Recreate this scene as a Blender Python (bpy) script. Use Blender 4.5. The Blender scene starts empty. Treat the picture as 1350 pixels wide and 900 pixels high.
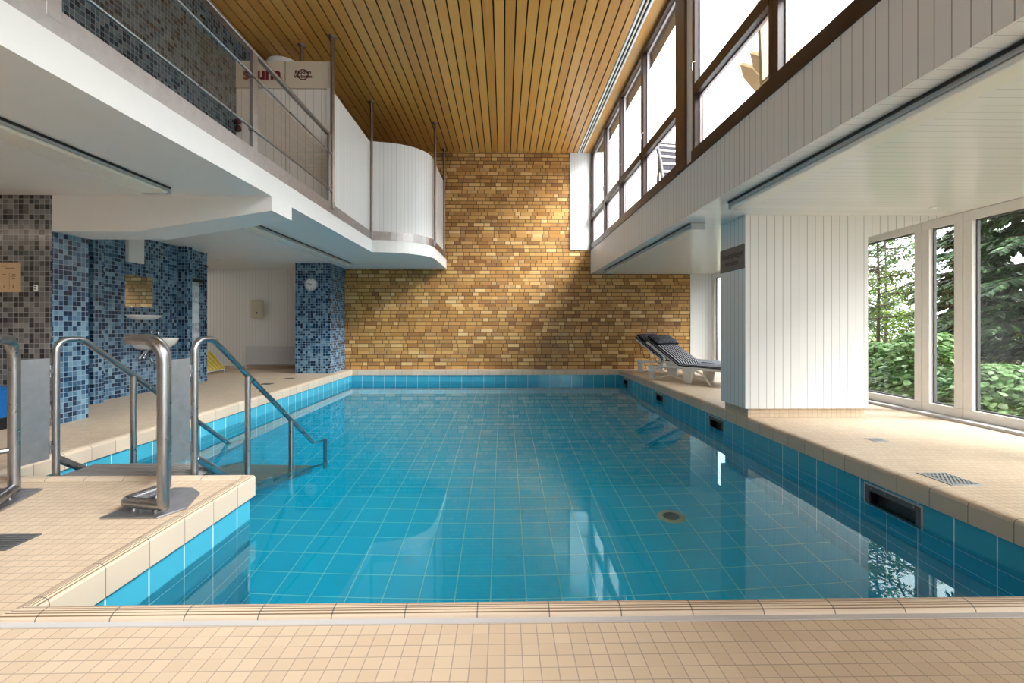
import bpy, bmesh, math, random
from mathutils import Vector, Matrix
R = math.radians
random.seed(7)
SC = bpy.context.scene
COL = SC.collection

# ------------------------------------------------------------------ node helpers
class NT:
    def __init__(s, name):
        s.mat = bpy.data.materials.new(name); s.mat.use_nodes = True
        s.t = s.mat.node_tree; s.t.nodes.clear()
        s.out = s.t.nodes.new('ShaderNodeOutputMaterial')
    def n(s, typ, **kw):
        x = s.t.nodes.new(typ)
        for k, v in kw.items(): setattr(x, k, v)
        return x
    def put(s, sock, v):
        if hasattr(v, 'is_output'): s.t.links.new(v, sock)
        else:
            if sock.type == 'RGBA' and len(v) == 3: v = (*v, 1)
            sock.default_value = v
    def m(s, op, a, b=0.0, c=0.0):
        x = s.n('ShaderNodeMath', operation=op)
        for i, v in enumerate((a, b, c)): s.put(x.inputs[i], v)
        return x.outputs[0]
    def uv(s):
        x = s.n('ShaderNodeUVMap'); x.uv_map = 'UVMap'
        q = s.n('ShaderNodeSeparateXYZ'); s.t.links.new(x.outputs[0], q.inputs[0])
        return q.outputs[0], q.outputs[1], x.outputs[0]
    def xyz(s, a, b, c=0.0):
        x = s.n('ShaderNodeCombineXYZ')
        for i, v in enumerate((a, b, c)): s.put(x.inputs[i], v)
        return x.outputs[0]
    def white(s, vec):
        x = s.n('ShaderNodeTexWhiteNoise', noise_dimensions='3D'); s.put(x.inputs['Vector'], vec)
        return x.outputs['Value']
    def noise(s, vec, scale, detail=3, rough=.5):
        x = s.n('ShaderNodeTexNoise'); s.put(x.inputs['Vector'], vec)
        x.inputs['Scale'].default_value = scale; x.inputs['Detail'].default_value = detail
        x.inputs['Roughness'].default_value = rough
        return x.outputs['Fac']
    def ramp(s, fac, stops, mode='LINEAR'):
        x = s.n('ShaderNodeValToRGB'); cr = x.color_ramp; cr.interpolation = mode
        while len(cr.elements) < len(stops): cr.elements.new(1)
        for e, (p, c) in zip(cr.elements, stops): e.position = p; e.color = (*c, 1)
        s.put(x.inputs[0], fac); return x.outputs[0]
    def mix(s, f, a, b, mode='MIX'):
        x = s.n('ShaderNodeMix', data_type='RGBA', blend_type=mode)
        s.put(x.inputs[0], f); s.put(x.inputs[6], a); s.put(x.inputs[7], b)
        return x.outputs[2]
    def bump(s, h, strength=.3, dist=.005):
        x = s.n('ShaderNodeBump'); s.put(x.inputs['Height'], h)
        x.inputs['Strength'].default_value = strength; x.inputs['Distance'].default_value = dist
        return x.outputs[0]
    def bsdf(s, color, rough=.5, metal=0.0, normal=None, spec=.5, **kw):
        x = s.n('ShaderNodeBsdfPrincipled')
        s.put(x.inputs['Base Color'], color); s.put(x.inputs['Roughness'], rough)
        s.put(x.inputs['Metallic'], metal); x.inputs['Specular IOR Level'].default_value = spec
        if normal is not None: s.put(x.inputs['Normal'], normal)
        for k, v in kw.items(): s.put(x.inputs[k], v)
        s.t.links.new(x.outputs[0], s.out.inputs[0]); return x

def plain(name, color, rough=.5, metal=0.0, spec=.5):
    k = NT(name); p = k.n('ShaderNodeTexCoord').outputs['Object']
    n = k.noise(p, 9, 3)
    c = k.mix(k.m('MULTIPLY', n, .16), color, tuple(v * .72 for v in color))
    k.bsdf(c, rough, metal, spec=spec); return k.mat

def tiles(name, pu, pv, stops, grout, gw, rough=.25, off=(0, 0), grough=.7, bump=.35, spec=.5, mode='LINEAR', dirt=.12):
    k = NT(name); u, v, vec = k.uv()
    a = k.m('DIVIDE', k.m('SUBTRACT', u, off[0]), pu); b = k.m('DIVIDE', k.m('SUBTRACT', v, off[1]), pv)
    r = k.white(k.xyz(k.m('FLOOR', a), k.m('FLOOR', b), .5))
    c = k.ramp(r, stops, mode)
    n = k.noise(vec, 2.3, 4)
    c = k.mix(k.m('MULTIPLY', n, dirt), c, (.25, .22, .2), 'MULTIPLY')
    du = k.m('MULTIPLY', k.m('SUBTRACT', .5, k.m('ABSOLUTE', k.m('SUBTRACT', k.m('FRACT', a), .5))), pu)
    dv = k.m('MULTIPLY', k.m('SUBTRACT', .5, k.m('ABSOLUTE', k.m('SUBTRACT', k.m('FRACT', b), .5))), pv)
    g = k.m('LESS_THAN', k.m('MINIMUM', du, dv), gw / 2)
    c = k.mix(g, c, grout)
    ro = k.m('ADD', rough, k.m('MULTIPLY', g, grough - rough))
    k.bsdf(c, ro, 0.0, k.bump(k.m('SUBTRACT', 1.0, g), bump, .002), spec)
    return k.mat

def boards(name, color, pitch, axis='u', groove=.006, dark=.45, rough=.4, off=0.0, var=.06):
    k = NT(name); u, v, vec = k.uv()
    a = k.m('DIVIDE', k.m('SUBTRACT', u if axis == 'u' else v, off), pitch)
    r = k.white(k.xyz(k.m('FLOOR', a), .3, .2))
    c = k.mix(k.m('MULTIPLY', r, var * 2), color, tuple(x * .8 for x in color))
    d = k.m('MULTIPLY', k.m('SUBTRACT', .5, k.m('ABSOLUTE', k.m('SUBTRACT', k.m('FRACT', a), .5))), pitch)
    g = k.m('LESS_THAN', d, groove / 2)
    c = k.mix(g, c, tuple(x * dark for x in color))
    k.bsdf(c, rough, 0.0, k.bump(k.m('SUBTRACT', 1.0, g), .5, .004))
    return k.mat

def wood(name, stops, rough=.4, along='y', island=True):
    k = NT(name); p = k.n('ShaderNodeTexCoord').outputs['Object']
    mp = k.n('ShaderNodeMapping'); k.t.links.new(p, mp.inputs[0])
    mp.inputs['Scale'].default_value = {'y': (40, 1.4, 40), 'z': (40, 40, 1.4), 'x': (1.4, 40, 40)}[along]
    n = k.noise(mp.outputs[0], 1.2, 5, .6)
    isl = k.n('ShaderNodeNewGeometry').outputs['Random Per Island'] if island else .5
    f = k.m('ADD', k.m('MULTIPLY', n, .55), k.m('MULTIPLY', isl, .45))
    k.bsdf(k.ramp(f, stops), rough); return k.mat

def brick(name):
    k = NT(name); u, v, vec = k.uv()
    H, L = .0838, .382
    row = k.m('FLOOR', k.m('DIVIDE', v, H)); fv = k.m('FRACT', k.m('DIVIDE', v, H))
    off = k.white(k.xyz(row, 1.7, 4.1))
    a = k.m('ADD', k.m('DIVIDE', u, L), k.m('MULTIPLY', off, 5.0))
    unit = k.m('FLOOR', a); fu = k.m('FRACT', a)
    sw = k.m('ADD', .60, k.m('MULTIPLY', k.white(k.xyz(unit, row, 9.3)), .13))
    hd = k.m('GREATER_THAN', fu, sw)
    idx = k.m('ADD', k.m('MULTIPLY', unit, 2.0), hd)
    r1 = k.white(k.xyz(idx, row, .5)); r2 = k.white(k.xyz(idx, row, 7.5))
    f1 = k.m('MULTIPLY', k.m('MINIMUM', fu, k.m('MINIMUM', k.m('SUBTRACT', 1.0, fu), k.m('ABSOLUTE', k.m('SUBTRACT', fu, sw)))), L)
    f2 = k.m('MULTIPLY', k.m('MINIMUM', fv, k.m('SUBTRACT', 1.0, fv)), H)
    g = k.m('LESS_THAN', k.m('MINIMUM', f1, f2), .0068)
    c = k.ramp(r1, [(0, (.30, .128, .032)), (.10, (.46, .225, .060)), (.5, (.60, .325, .095)), (.82, (.70, .42, .145)), (1, (.86, .60, .29))])
    n = k.noise(vec, 11, 4, .65)
    c = k.mix(k.m('MULTIPLY', k.m('GREATER_THAN', r2, .80), k.m('MULTIPLY', n, .8)), c, (.20, .09, .05))
    c = k.mix(k.m('MULTIPLY', k.noise(vec, 38, 3), .42), c, (.42, .25, .10), 'MULTIPLY')
    c = k.mix(g, c, (.10, .055, .024))
    k.bsdf(c, k.m('ADD', .38, k.m('MULTIPLY', g, .45)), 0.0, k.bump(k.m('SUBTRACT', 1.0, g), .6, .006))
    return k.mat

def steel(name, color=(.46, .45, .46), rough=.3, blotch=.5):
    k = NT(name); p = k.n('ShaderNodeTexCoord').outputs['Object']
    n = k.noise(p, 14, 5, .6)
    c = k.mix(k.m('MULTIPLY', n, blotch), color, tuple(v * .45 for v in color))
    k.bsdf(c, k.m('ADD', rough - .08, k.m('MULTIPLY', n, .22)), 1.0); return k.mat

def glass_pane(name, tint=(.97, .985, .98), ior=1.5):
    k = NT(name)
    tr = k.n('ShaderNodeBsdfTransparent'); k.put(tr.inputs[0], tint)
    gl = k.n('ShaderNodeBsdfGlossy'); gl.inputs['Roughness'].default_value = .0
    geo = k.n('ShaderNodeNewGeometry'); mx = k.n('ShaderNodeMixShader')
    dt = k.n('ShaderNodeVectorMath', operation='DOT_PRODUCT')
    k.t.links.new(geo.outputs['Normal'], dt.inputs[0]); k.t.links.new(geo.outputs['Incoming'], dt.inputs[1])
    c5 = k.m('POWER', k.m('SUBTRACT', 1.0, k.m('ABSOLUTE', dt.outputs['Value'])), 5.0)   # Schlick, the same from both sides
    k.t.links.new(k.m('ADD', .035, k.m('MULTIPLY', c5, .9)), mx.inputs[0])
    k.t.links.new(tr.outputs[0], mx.inputs[1]); k.t.links.new(gl.outputs[0], mx.inputs[2])
    k.t.links.new(mx.outputs[0], k.out.inputs[0]); return k.mat

def leafmat(name, stops, rough=.45, trans=.35):
    k = NT(name)
    f = k.n('ShaderNodeNewGeometry').outputs['Random Per Island']
    c = k.ramp(f, stops)
    b = k.bsdf(c, rough)
    t = k.n('ShaderNodeBsdfTranslucent'); k.put(t.inputs[0], c)
    mx = k.n('ShaderNodeMixShader'); mx.inputs[0].default_value = trans
    k.t.links.new(b.outputs[0], mx.inputs[1]); k.t.links.new(t.outputs[0], mx.inputs[2])
    k.t.links.new(mx.outputs[0], k.out.inputs[0]); return k.mat

# ------------------------------------------------------------------ materials
WHITE = (.79, .79, .79)
M = {}
M['brick'] = brick('yellow_brick')
BLUES = [(0, (.006, .020, .055)), (.28, (.012, .038, .09)), (.42, (.03, .09, .17)), (.55, (.075, .16, .26)), (.78, (.13, .25, .36)), (1, (.23, .36, .47))]
M['mosaic_blue'] = tiles('blue_glass_mosaic', .0523, .0523, BLUES, (.26, .37, .47), .005, .18, bump=.3)
M['mosaic_dark'] = tiles('dark_blue_glass_mosaic', .0523, .0523, [(0, (.008, .018, .035)), (.3, (.025, .05, .075)), (.6, (.08, .12, .145)), (1, (.13, .17, .19))], (.2, .22, .23), .005, .18, bump=.3)
M['mosaic_grey'] = tiles('grey_glass_mosaic', .0514, .0514, [(0, (.015, .015, .02)), (.28, (.045, .045, .05)), (.5, (.12, .12, .125)), (.8, (.19, .19, .20)), (1, (.27, .27, .27))], (.34, .34, .35), .0045, .16, bump=.3)
M['deck'] = tiles('beige_deck_mosaic', .0523, .0523, [(0, (.60, .465, .335)), (.5, (.63, .495, .36)), (1, (.66, .525, .385))], (.36, .29, .24),   .0033, .42, off=(.004, .0013), bump=.3, spec=.3)
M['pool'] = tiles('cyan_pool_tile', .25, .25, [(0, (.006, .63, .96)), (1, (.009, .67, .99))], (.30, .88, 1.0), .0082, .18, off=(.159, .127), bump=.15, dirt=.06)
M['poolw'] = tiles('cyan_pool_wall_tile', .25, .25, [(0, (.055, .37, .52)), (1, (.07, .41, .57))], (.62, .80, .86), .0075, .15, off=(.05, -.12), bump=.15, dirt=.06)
M['coping'] = tiles('beige_coping', .2475, 50, [(0, (.60, .485, .37)), (1, (.66, .545, .425))], (.17, .15, .13), .0042, .38, bump=.5, off=(.0, -20))
M['groove'] = tiles('coping_groove', .2475, 50, [(0, (.20, .125, .07)), (1, (.26, .16, .09))], (.08, .07, .06), .006, .6, bump=.3, off=(.0, -20))
M['mortar'] = plain('grey_mortar', (.50, .49, .50), .8)
M['white'] = plain('white_paint', WHITE, .45)
M['gloss_white'] = plain('white_enamel', (.84, .84, .83), .2)
M['bv'] = boards('white_boards_vertical', WHITE, .0885, 'u')
M['bs'] = boards('white_boards_ceiling', (.80, .80, .79), .0885, 'v', rough=.22, groove=.004, dark=.62)
M['bvfine'] = boards('white_boards_fine', WHITE, .074, 'u', groove=.005, dark=.6)
M['bcream'] = boards('cream_boards', (.80, .77, .73), .11, 'u', groove=.006, dark=.55)
M['cream'] = plain('cream_panel', (.64, .56, .45), .5)
M['slat'] = wood('ceiling_slats', [(0, (.40, .175, .036)), (.45, (.60, .30, .070)), (1, (.75, .43, .125))], .33, 'y')
M['dark'] = plain('dark_void', (.03, .018, .010), .8)
M['frame'] = wood('dark_brown_wood', [(0, (.018, .009, .009)), (.5, (.036, .017, .015)), (1, (.07, .032, .026))], .35, 'y')
M['framez'] = wood('brown_post_wood', [(0, (.05, .020, .010)), (.5, (.10, .040, .018)), (1, (.17, .075, .035))], .35, 'z')
M['steel'] = steel('brushed_steel', (.43, .435, .455), .27)
M['plate'] = steel('grey_steel_plate', (.55, .55, .58), .42, .75)
M['band'] = steel('weathered_steel_band', (.42, .39, .38), .33, .6)
M['tread'] = plain('grey_ridged_tread', (.27, .255, .25), .45)
M['radiator'] = plain('radiator_enamel', (.62, .61, .65), .35)
M['rod'] = steel('brown_steel_rod', (.30, .24, .20), .35)
M['chrome'] = steel('chrome', (.75, .76, .78), .12, .1)
M['glass'] = glass_pane('window_glass')
M['smoke'] = glass_pane('smoked_glass', (.95, .95, .94))
M['sash'] = plain('pinkish_sash_trim', (.42, .35, .36), .35)
M['pvc'] = plain('white_window_frame', (.80, .76, .72), .35)
M['black'] = plain('black_plastic', (.012, .012, .014), .4)
M['dkgrey'] = plain('dark_grey_plastic', (.10, .10, .105), .45)
M['grey'] = plain('grey_plastic', (.42, .44, .46), .45)
M['signgrey'] = plain('sign_grey', (.13, .125, .125), .45)
M['alu'] = plain('painted_fixture', (.46, .48, .50), .3)
M['diffuser'] = plain('lamp_diffuser', (.82, .80, .74), .25)
def lit(name, col, st):
    k = NT(name); e = k.n('ShaderNodeEmission'); k.put(e.inputs[0], col); e.inputs[1].default_value = st
    k.t.links.new(e.outputs[0], k.out.inputs[0]); return k.mat
M['lamp_on'] = lit('lit_lamp_diffuser', (1.0, .82, .66), 24.0)
M['fill_glow'] = lit('added_fill_glow', (1.0, .84, .70), 11.0)  # glow of the unseen strip added to brighten the changing area
M['red'] = plain('dark_red', (.16, .006, .010), .45)
M['redknob'] = plain('maroon_knob', (.07, .012, .012), .35)
M['notice'] = plain('tan_notice', (.62, .43, .26), .5)
M['ink'] = plain('dark_ink', (.05, .04, .035), .6)
M['blueplastic'] = plain('blue_plastic', (.006, .12, .38), .4)
M['ivory'] = plain('ivory_plastic', (.62, .58, .45), .35)
M['yellow'] = boards('yellow_striped_fabric', (.80, .60, .012), .13, 'u', groove=.035, dark=1.0, rough=.7)
M['lounge_white'] = plain('white_resin', (.84, .84, .83), .35)
M['palewood'] = wood('pale_wood', [(0, (.22, .14, .055)), (1, (.34, .23, .10))], .5, 'z')
M['bark'] = plain('bark', (.10, .075, .055), .9)
M['soil'] = plain('garden_soil', (.13, .10, .06), .95)
M['grass'] = plain('garden_ground', (.10, .105, .06), .95)
M['leaf_pale'] = leafmat('pale_leaves', [(0, (.06, .16, .03)), (.4, (.14, .29, .08)), (.8, (.30, .46, .20)), (1, (.50, .64, .40))])
M['leaf_bright'] = leafmat('bright_leaves', [(0, (.06, .13, .012)), (.5, (.17, .29, .03)), (1, (.32, .45, .06))])
M['leaf_conifer'] = leafmat('conifer_sprays', [(0, (.008, .022, .008)), (.5, (.022, .058, .018)), (.85, (.06, .13, .04)), (1, (.20, .32, .15))], .55, .2)
M['leaf_sapling'] = leafmat('sapling_leaves', [(0, (.05, .10, .03)), (.6, (.11, .19, .05)), (1, (.22, .33, .10))])

def two_tone(name, a, b, pitch, width, axis='v', rough=.8):
    k = NT(name); u, v, vec = k.uv()
    x = k.m('FRACT', k.m('DIVIDE', u if axis == 'u' else v, pitch))
    c = k.mix(k.m('LESS_THAN', x, width), a, b)
    k.bsdf(c, rough); return k.mat
M['navy_stripe'] = two_tone('navy_striped_fabric', (.010, .012, .030), (.60, .62, .68), .062, .26)
M['navy'] = plain('navy_fabric', (.010, .011, .026), .85)
M['navy_dots'] = tiles('navy_dotted_fabric', .018, .018, [(0, (.03, .03, .05)), (1, (.22, .22, .27))], (.02, .02, .04), .006, .8, bump=.1)
M['yellow_stripe'] = two_tone('yellow_striped_cloth', (.78, .56, .008), (.82, .74, .52), .125, .28)
k = NT('white_patterned_curtain'); u, v, vec = k.uv()
w = k.n('ShaderNodeTexWave'); k.put(w.inputs['Vector'], vec); w.inputs['Scale'].default_value = 6; w.inputs['Distortion'].default_value = 9
k.bsdf(k.mix(k.m('POWER', w.outputs['Fac'], 4), (.74, .77, .82), (.30, .34, .40)), .6); M['curtain'] = k.mat
k = NT('mirror_glass'); k.bsdf((.82, .83, .80), .015, 1.0); M['mirror'] = k.mat
# pool water: a real refracting surface
k = NT('pool_water')
g = k.n('ShaderNodeBsdfGlass'); g.inputs['IOR'].default_value = 1.333; g.inputs['Roughness'].default_value = 0.0
k.put(g.inputs['Color'], (.80, .985, 1.0))
p = k.n('ShaderNodeTexCoord').outputs['Object']
k.t.links.new(k.bump(k.noise(p, 2.2, 1.5, .4), .022, .02), g.inputs['Normal'])
k.t.links.new(g.outputs[0], k.out.inputs[0]); M['water'] = k.mat

# ------------------------------------------------------------------ mesh helpers
def rootmat(o):
    m = Matrix.Identity(4)
    while o is not None:
        m = Matrix.Translation(o.location) @ o.rotation_euler.to_matrix().to_4x4() @ m
        o = o.parent
    return m

def fillet(pts, rads, seg=7):
    out = []
    for i, p in enumerate(pts):
        p = Vector(p); r = rads[i] if i < len(rads) else 0
        if i in (0, len(pts) - 1) or not r: out.append(p); continue
        a = (Vector(pts[i - 1]) - p); b = (Vector(pts[i + 1]) - p)
        la, lb = a.length, b.length; a.normalize(); b.normalize()
        ang = a.angle(b)
        if ang > 3.1: out.append(p); continue
        d = min(r / math.tan(ang / 2), la * .49, lb * .49); rr = d * math.tan(ang / 2)
        c = p + (a + b).normalized() * (rr / math.sin(ang / 2))
        v0 = p + a * d - c; v1 = p + b * d - c; tot = v0.angle(v1); ax = v0.cross(v1).normalized()
        for j in range(seg + 1):
            out.append(c + Matrix.Rotation(tot * j / seg, 3, ax) @ v0)
    return out

class MB:
    def __init__(s): s.v = []; s.f = []; s.mi = []; s.uv = {}; s.cur = 0; s.sm = set()
    def face(s, pts, uv=None, smooth=False):
        b = len(s.v); s.v += [tuple(p) for p in pts]; s.f.append(list(range(b, b + len(pts)))); s.mi.append(s.cur)
        if uv: s.uv[len(s.f) - 1] = uv
        if smooth: s.sm.add(len(s.f) - 1)
        return s
    def idx(s, verts, faces, smooth=False, uvs=None):
        b = len(s.v); s.v += [tuple(p) for p in verts]
        for k_, f in enumerate(faces):
            s.f.append([b + i for i in f]); s.mi.append(s.cur)
            if smooth: s.sm.add(len(s.f) - 1)
            if uvs: s.uv[len(s.f) - 1] = [uvs[i] for i in f]
        return s
    def box(s, x0, x1, y0, y1, z0, z1):
        x0, x1 = min(x0, x1), max(x0, x1); y0, y1 = min(y0, y1), max(y0, y1); z0, z1 = min(z0, z1), max(z0, z1)
        V = [(x, y, z) for x in (x0, x1) for y in (y0, y1) for z in (z0, z1)]
        return s.idx(V, [(0, 1, 3, 2), (4, 6, 7, 5), (0, 4, 5, 1), (2, 3, 7, 6), (0, 2, 6, 4), (1, 5, 7, 3)])
    def obox(s, c, ax, ay, az):      # oriented box: centre and three half-axis vectors
        c, ax, ay, az = map(Vector, (c, ax, ay, az))
        V = [c + ax * i + ay * j + az * k_ for i in (-1, 1) for j in (-1, 1) for k_ in (-1, 1)]
        return s.idx(V, [(0, 1, 3, 2), (4, 6, 7, 5), (0, 4, 5, 1), (2, 3, 7, 6), (0, 2, 6, 4), (1, 5, 7, 3)])
    def prism(s, poly, z0, z1):      # poly CCW in xy
        n = len(poly); V = [(x, y, z0) for x, y in poly] + [(x, y, z1) for x, y in poly]
        F = [list(range(n))[::-1], list(range(n, 2 * n))] + [(i, (i + 1) % n, n + (i + 1) % n, n + i) for i in range(n)]
        return s.idx(V, F)
    def prismx(s, poly, x0, x1):     # poly in (y, z)
        n = len(poly); V = [(x0, y, z) for y, z in poly] + [(x1, y, z) for y, z in poly]
        F = [list(range(n))[::-1], list(range(n, 2 * n))] + [(i, (i + 1) % n, n + (i + 1) % n, n + i) for i in range(n)]
        return s.idx(V, F)
    def prismy(s, poly, y0, y1):     # poly in (x, z)
        n = len(poly); V = [(x, y0, z) for x, z in poly] + [(x, y1, z) for x, z in poly]
        F = [list(range(n)), list(range(n, 2 * n))[::-1]] + [(i, n + i, n + (i + 1) % n, (i + 1) % n) for i in range(n)]
        return s.idx(V, F)
    def tube(s, pts, r, rads=(), seg=14, rs=None, closed=False):
        P = fillet(pts, rads) if rads else [Vector(p) for p in pts]
        n = len(P); T = []
        for i in range(n):
            if closed: d = P[(i + 1) % n] - P[i - 1]
            else: d = P[min(i + 1, n - 1)] - P[max(i - 1, 0)]
            T.append(d.normalized())
        up = Vector((0, 0, 1)) if abs(T[0].z) < .9 else Vector((1, 0, 0))
        N = (up - T[0] * up.dot(T[0])).normalized(); V = []
        for i in range(n):
            if i:
                N = (N - T[i] * N.dot(T[i])).normalized()
            B = T[i].cross(N); rr = rs[i] if rs else r
            V += [P[i] + (N * math.cos(a) + B * math.sin(a)) * rr for a in [2 * math.pi * j / seg for j in range(seg)]]
        F = [(i * seg + j, i * seg + (j + 1) % seg, (i + 1) * seg + (j + 1) % seg, (i + 1) * seg + j) for i in range(n - 1) for j in range(seg)]
        if closed: F += [((n - 1) * seg + j, (n - 1) * seg + (j + 1) % seg, (j + 1) % seg, j) for j in range(seg)]
        s.idx(V, F, True)
        if not closed:
            s.face([V[j] for j in range(seg)][::-1]); s.face([V[(n - 1) * seg + j] for j in range(seg)])
        return s
    def lathe(s, prof, c, axis='z', seg=28, smooth=True, sc=(1, 1)):
        V = []; start = []; n = len(prof)
        for r, h in prof:
            start.append(len(V))
            for j in range(seg if r > 1e-5 else 1):
                a = 2 * math.pi * j / seg; x, y = r * math.cos(a) * sc[0], r * math.sin(a) * sc[1]
                V.append(Vector({'z': (x, y, h), 'y': (x, -h, y), 'x': (h, x, y)}[axis]) + Vector(c))
        F = []
        for i in range(n - 1):
            p, q = start[i], start[i + 1]; ap, aq = prof[i][0] > 1e-5, prof[i + 1][0] > 1e-5
            for j in range(seg):
                j2 = (j + 1) % seg
                if ap and aq: F.append((p + j, p + j2, q + j2, q + j))
                elif ap: F.append((p + j, p + j2, q))
                elif aq: F.append((p, q + j2, q + j))
        s.idx(V, F, smooth)
        if prof[0][0] > 1e-5: s.face([V[j] for j in range(seg)][::-1])
        if prof[-1][0] > 1e-5: s.face([V[start[-1] + j] for j in range(seg)])
        return s
    def grid_wall(s, axis, pos, a, b, holes):   # planar wall with rectangular holes; a,b ranges; axis 'x' -> (y,z), 'y' -> (x,z), 'z' -> (x,y)
        A = sorted({a[0], a[1], *[h[i] for h in holes for i in (0, 1)]}); B = sorted({b[0], b[1], *[h[i] for h in holes for i in (2, 3)]})
        for i in range(len(A) - 1):
            for j in range(len(B) - 1):
                ca, cb = (A[i] + A[i + 1]) / 2, (B[j] + B[j + 1]) / 2
                if any(h[0] < ca < h[1] and h[2] < cb < h[3] for h in holes): continue
                q = [(A[i], B[j]), (A[i + 1], B[j]), (A[i + 1], B[j + 1]), (A[i], B[j + 1])]
                s.face([{'x': (pos, p_, q_), 'y': (p_, pos, q_), 'z': (p_, q_, pos)}[axis] for p_, q_ in q])
        return s
    def build(s, name, mat, parent=None, local=False, bevel=0, kind=None, recalc=True):
        me = bpy.data.meshes.new(name)
        V = [Vector(p) for p in s.v]
        if parent is not None and not local:
            im = rootmat(parent).inverted(); V = [im @ p for p in V]
        o = bpy.data.objects.new(name, me)
        if parent is None:
            xs = [p.x for p in V]; ys = [p.y for p in V]; zs = [p.z for p in V]
            og = Vector(((min(xs) + max(xs)) / 2, (min(ys) + max(ys)) / 2, min(zs))); o.location = og
            W = [p - og for p in V]
        else: W = V
        me.from_pydata([tuple(p) for p in W], [], s.f)
        mats = mat if isinstance(mat, (list, tuple)) else [mat]
        for m_ in mats: me.materials.append(m_)
        me.polygons.foreach_set('material_index', s.mi)
        me.polygons.foreach_set('use_smooth', [i in s.sm for i in range(len(s.f))])
        me.update()
        lay = me.uv_layers.new(name='UVMap')
        for i, pl in enumerate(me.polygons):
            nm = pl.normal; ax = max(range(3), key=lambda q: abs(nm[q]))
            if i in s.uv:
                for li, t in zip(pl.loop_indices, s.uv[i]): lay.data[li].uv = t
                continue
            for li in pl.loop_indices:
                p = V[me.loops[li].vertex_index]
                lay.data[li].uv = ((p.y, p.z), (p.x, p.z), (p.x, p.y))[ax]
        COL.objects.link(o)
        if parent is not None: o.parent = parent
        if bevel:
            bm_ = o.modifiers.new('Bevel', 'BEVEL'); bm_.width = bevel; bm_.segments = 2; bm_.limit_method = 'ANGLE'
        if kind: o['kind'] = kind
        return o

def empty(name, loc, rz=0.0):
    o = bpy.data.objects.new(name, None); COL.objects.link(o); o.location = loc; o.rotation_euler = (0, 0, rz); o.empty_display_size = .1
    return o
def tag(o, label, cat, group=None):
    o['label'] = label; o['category'] = cat
    if group: o['group'] = group
    return o
def thing(name, loc, label, cat, rz=0.0, group=None): return tag(empty(name, loc, rz), label, cat, group)
def struct(name, mb, mat, bevel=0): return mb.build(name, mat, kind='structure', bevel=bevel)
def sroot(name, loc): o = empty(name, loc); o['kind'] = 'structure'; return o
def text(name, body, size, mat, parent, loc, rot, align='CENTER', bold=0.0, sx=1.0):
    c = bpy.data.curves.new(name, 'FONT'); c.body = body; c.size = size; c.align_x = align; c.align_y = 'CENTER'; c.extrude = .0012; c.offset = bold
    c.space_line = .95
    c.resolution_u = 4
    tmp = bpy.data.objects.new(name + '_curve', c); COL.objects.link(tmp)
    bpy.context.view_layer.update()
    me = bpy.data.meshes.new_from_object(tmp.evaluated_get(bpy.context.evaluated_depsgraph_get()))
    bpy.data.objects.remove(tmp); bpy.data.curves.remove(c); me.name = name
    me.materials.clear(); me.materials.append(mat)
    o = bpy.data.objects.new(name, me); COL.objects.link(o)
    o.parent = parent; o.location = rootmat(parent).inverted() @ Vector(loc); o.rotation_euler = rot; o.scale = (sx, 1, 1)
    return o
def copy_tree(o, parent=None):
    c = o.copy(); COL.objects.link(c)
    if parent is not None: c.parent = parent
    for ch in list(o.children): copy_tree(ch, c)
    return c

# ================================================================== dimensions
FW = 11.1            # far brick wall
ZC = 4.97            # ceiling
XR = 2.0             # plane of the upper windows and the board fascia
ZS = 2.19            # right soffit
XW = 4.80            # garden window wall
XB = -2.33           # balcony edge
ZB = 2.30            # balcony soffit
ZBT = 2.513          # balcony top
XUL = -3.70          # upper left wall
PX0, PX1, PY0, PY1 = -3.44, 2.65, 1.70, 11.0
PLX, PLY = -1.665, 3.20
ZWATER, ZFLOOR = -.27, -1.58
BACK = -3.2

# ================================================================== room shell
m = MB()
xs = [-8.2, PX0, PLX, PX1, XW + .05]; ys = [BACK, PY0, PLY, PY1, 11.5]
for i in range(4):
    for j in range(4):
        pool = (i in (1, 2) and j == 2) or (i == 2 and j == 1)
        if not pool: m.face([(xs[i], ys[j], 0), (xs[i + 1], ys[j], 0), (xs[i + 1], ys[j + 1], 0), (xs[i], ys[j + 1], 0)])
struct('floor', m, M['deck'])

# pool basin
m = MB()
m.face([(PX0, PLY, ZFLOOR), (PX1, PLY, ZFLOOR), (PX1, PY1, ZFLOOR), (PX0, PY1, ZFLOOR)])
m.face([(PLX, PY0, ZFLOOR), (PX1, PY0, ZFLOOR), (PX1, PLY, ZFLOOR), (PLX, PLY, ZFLOOR)])
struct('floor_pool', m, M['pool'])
SKIM = [(3.04, 3.47), (5.80, 6.16), (7.98, 8.34), (10.25, 10.61)]
m = MB()
zt = -.10
m.grid_wall('x', PX1, (PY0, PY1), (ZFLOOR, zt), [(a, b, -.315, -.175) for a, b in SKIM])
m.grid_wall('x', PX0, (PLY, PY1), (ZFLOOR, zt), [])
m.grid_wall('x', PLX, (PY0, PLY), (ZFLOOR, zt), [])
m.grid_wall('y', PY0, (PLX, PX1), (ZFLOOR, zt), [])
m.grid_wall('y', PLY, (PX0, PLX), (ZFLOOR, zt), [])
m.grid_wall('y', PY1, (PX0, PX1), (ZFLOOR, zt), [])
struct('wall_pool', m, M['poolw'])
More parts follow.
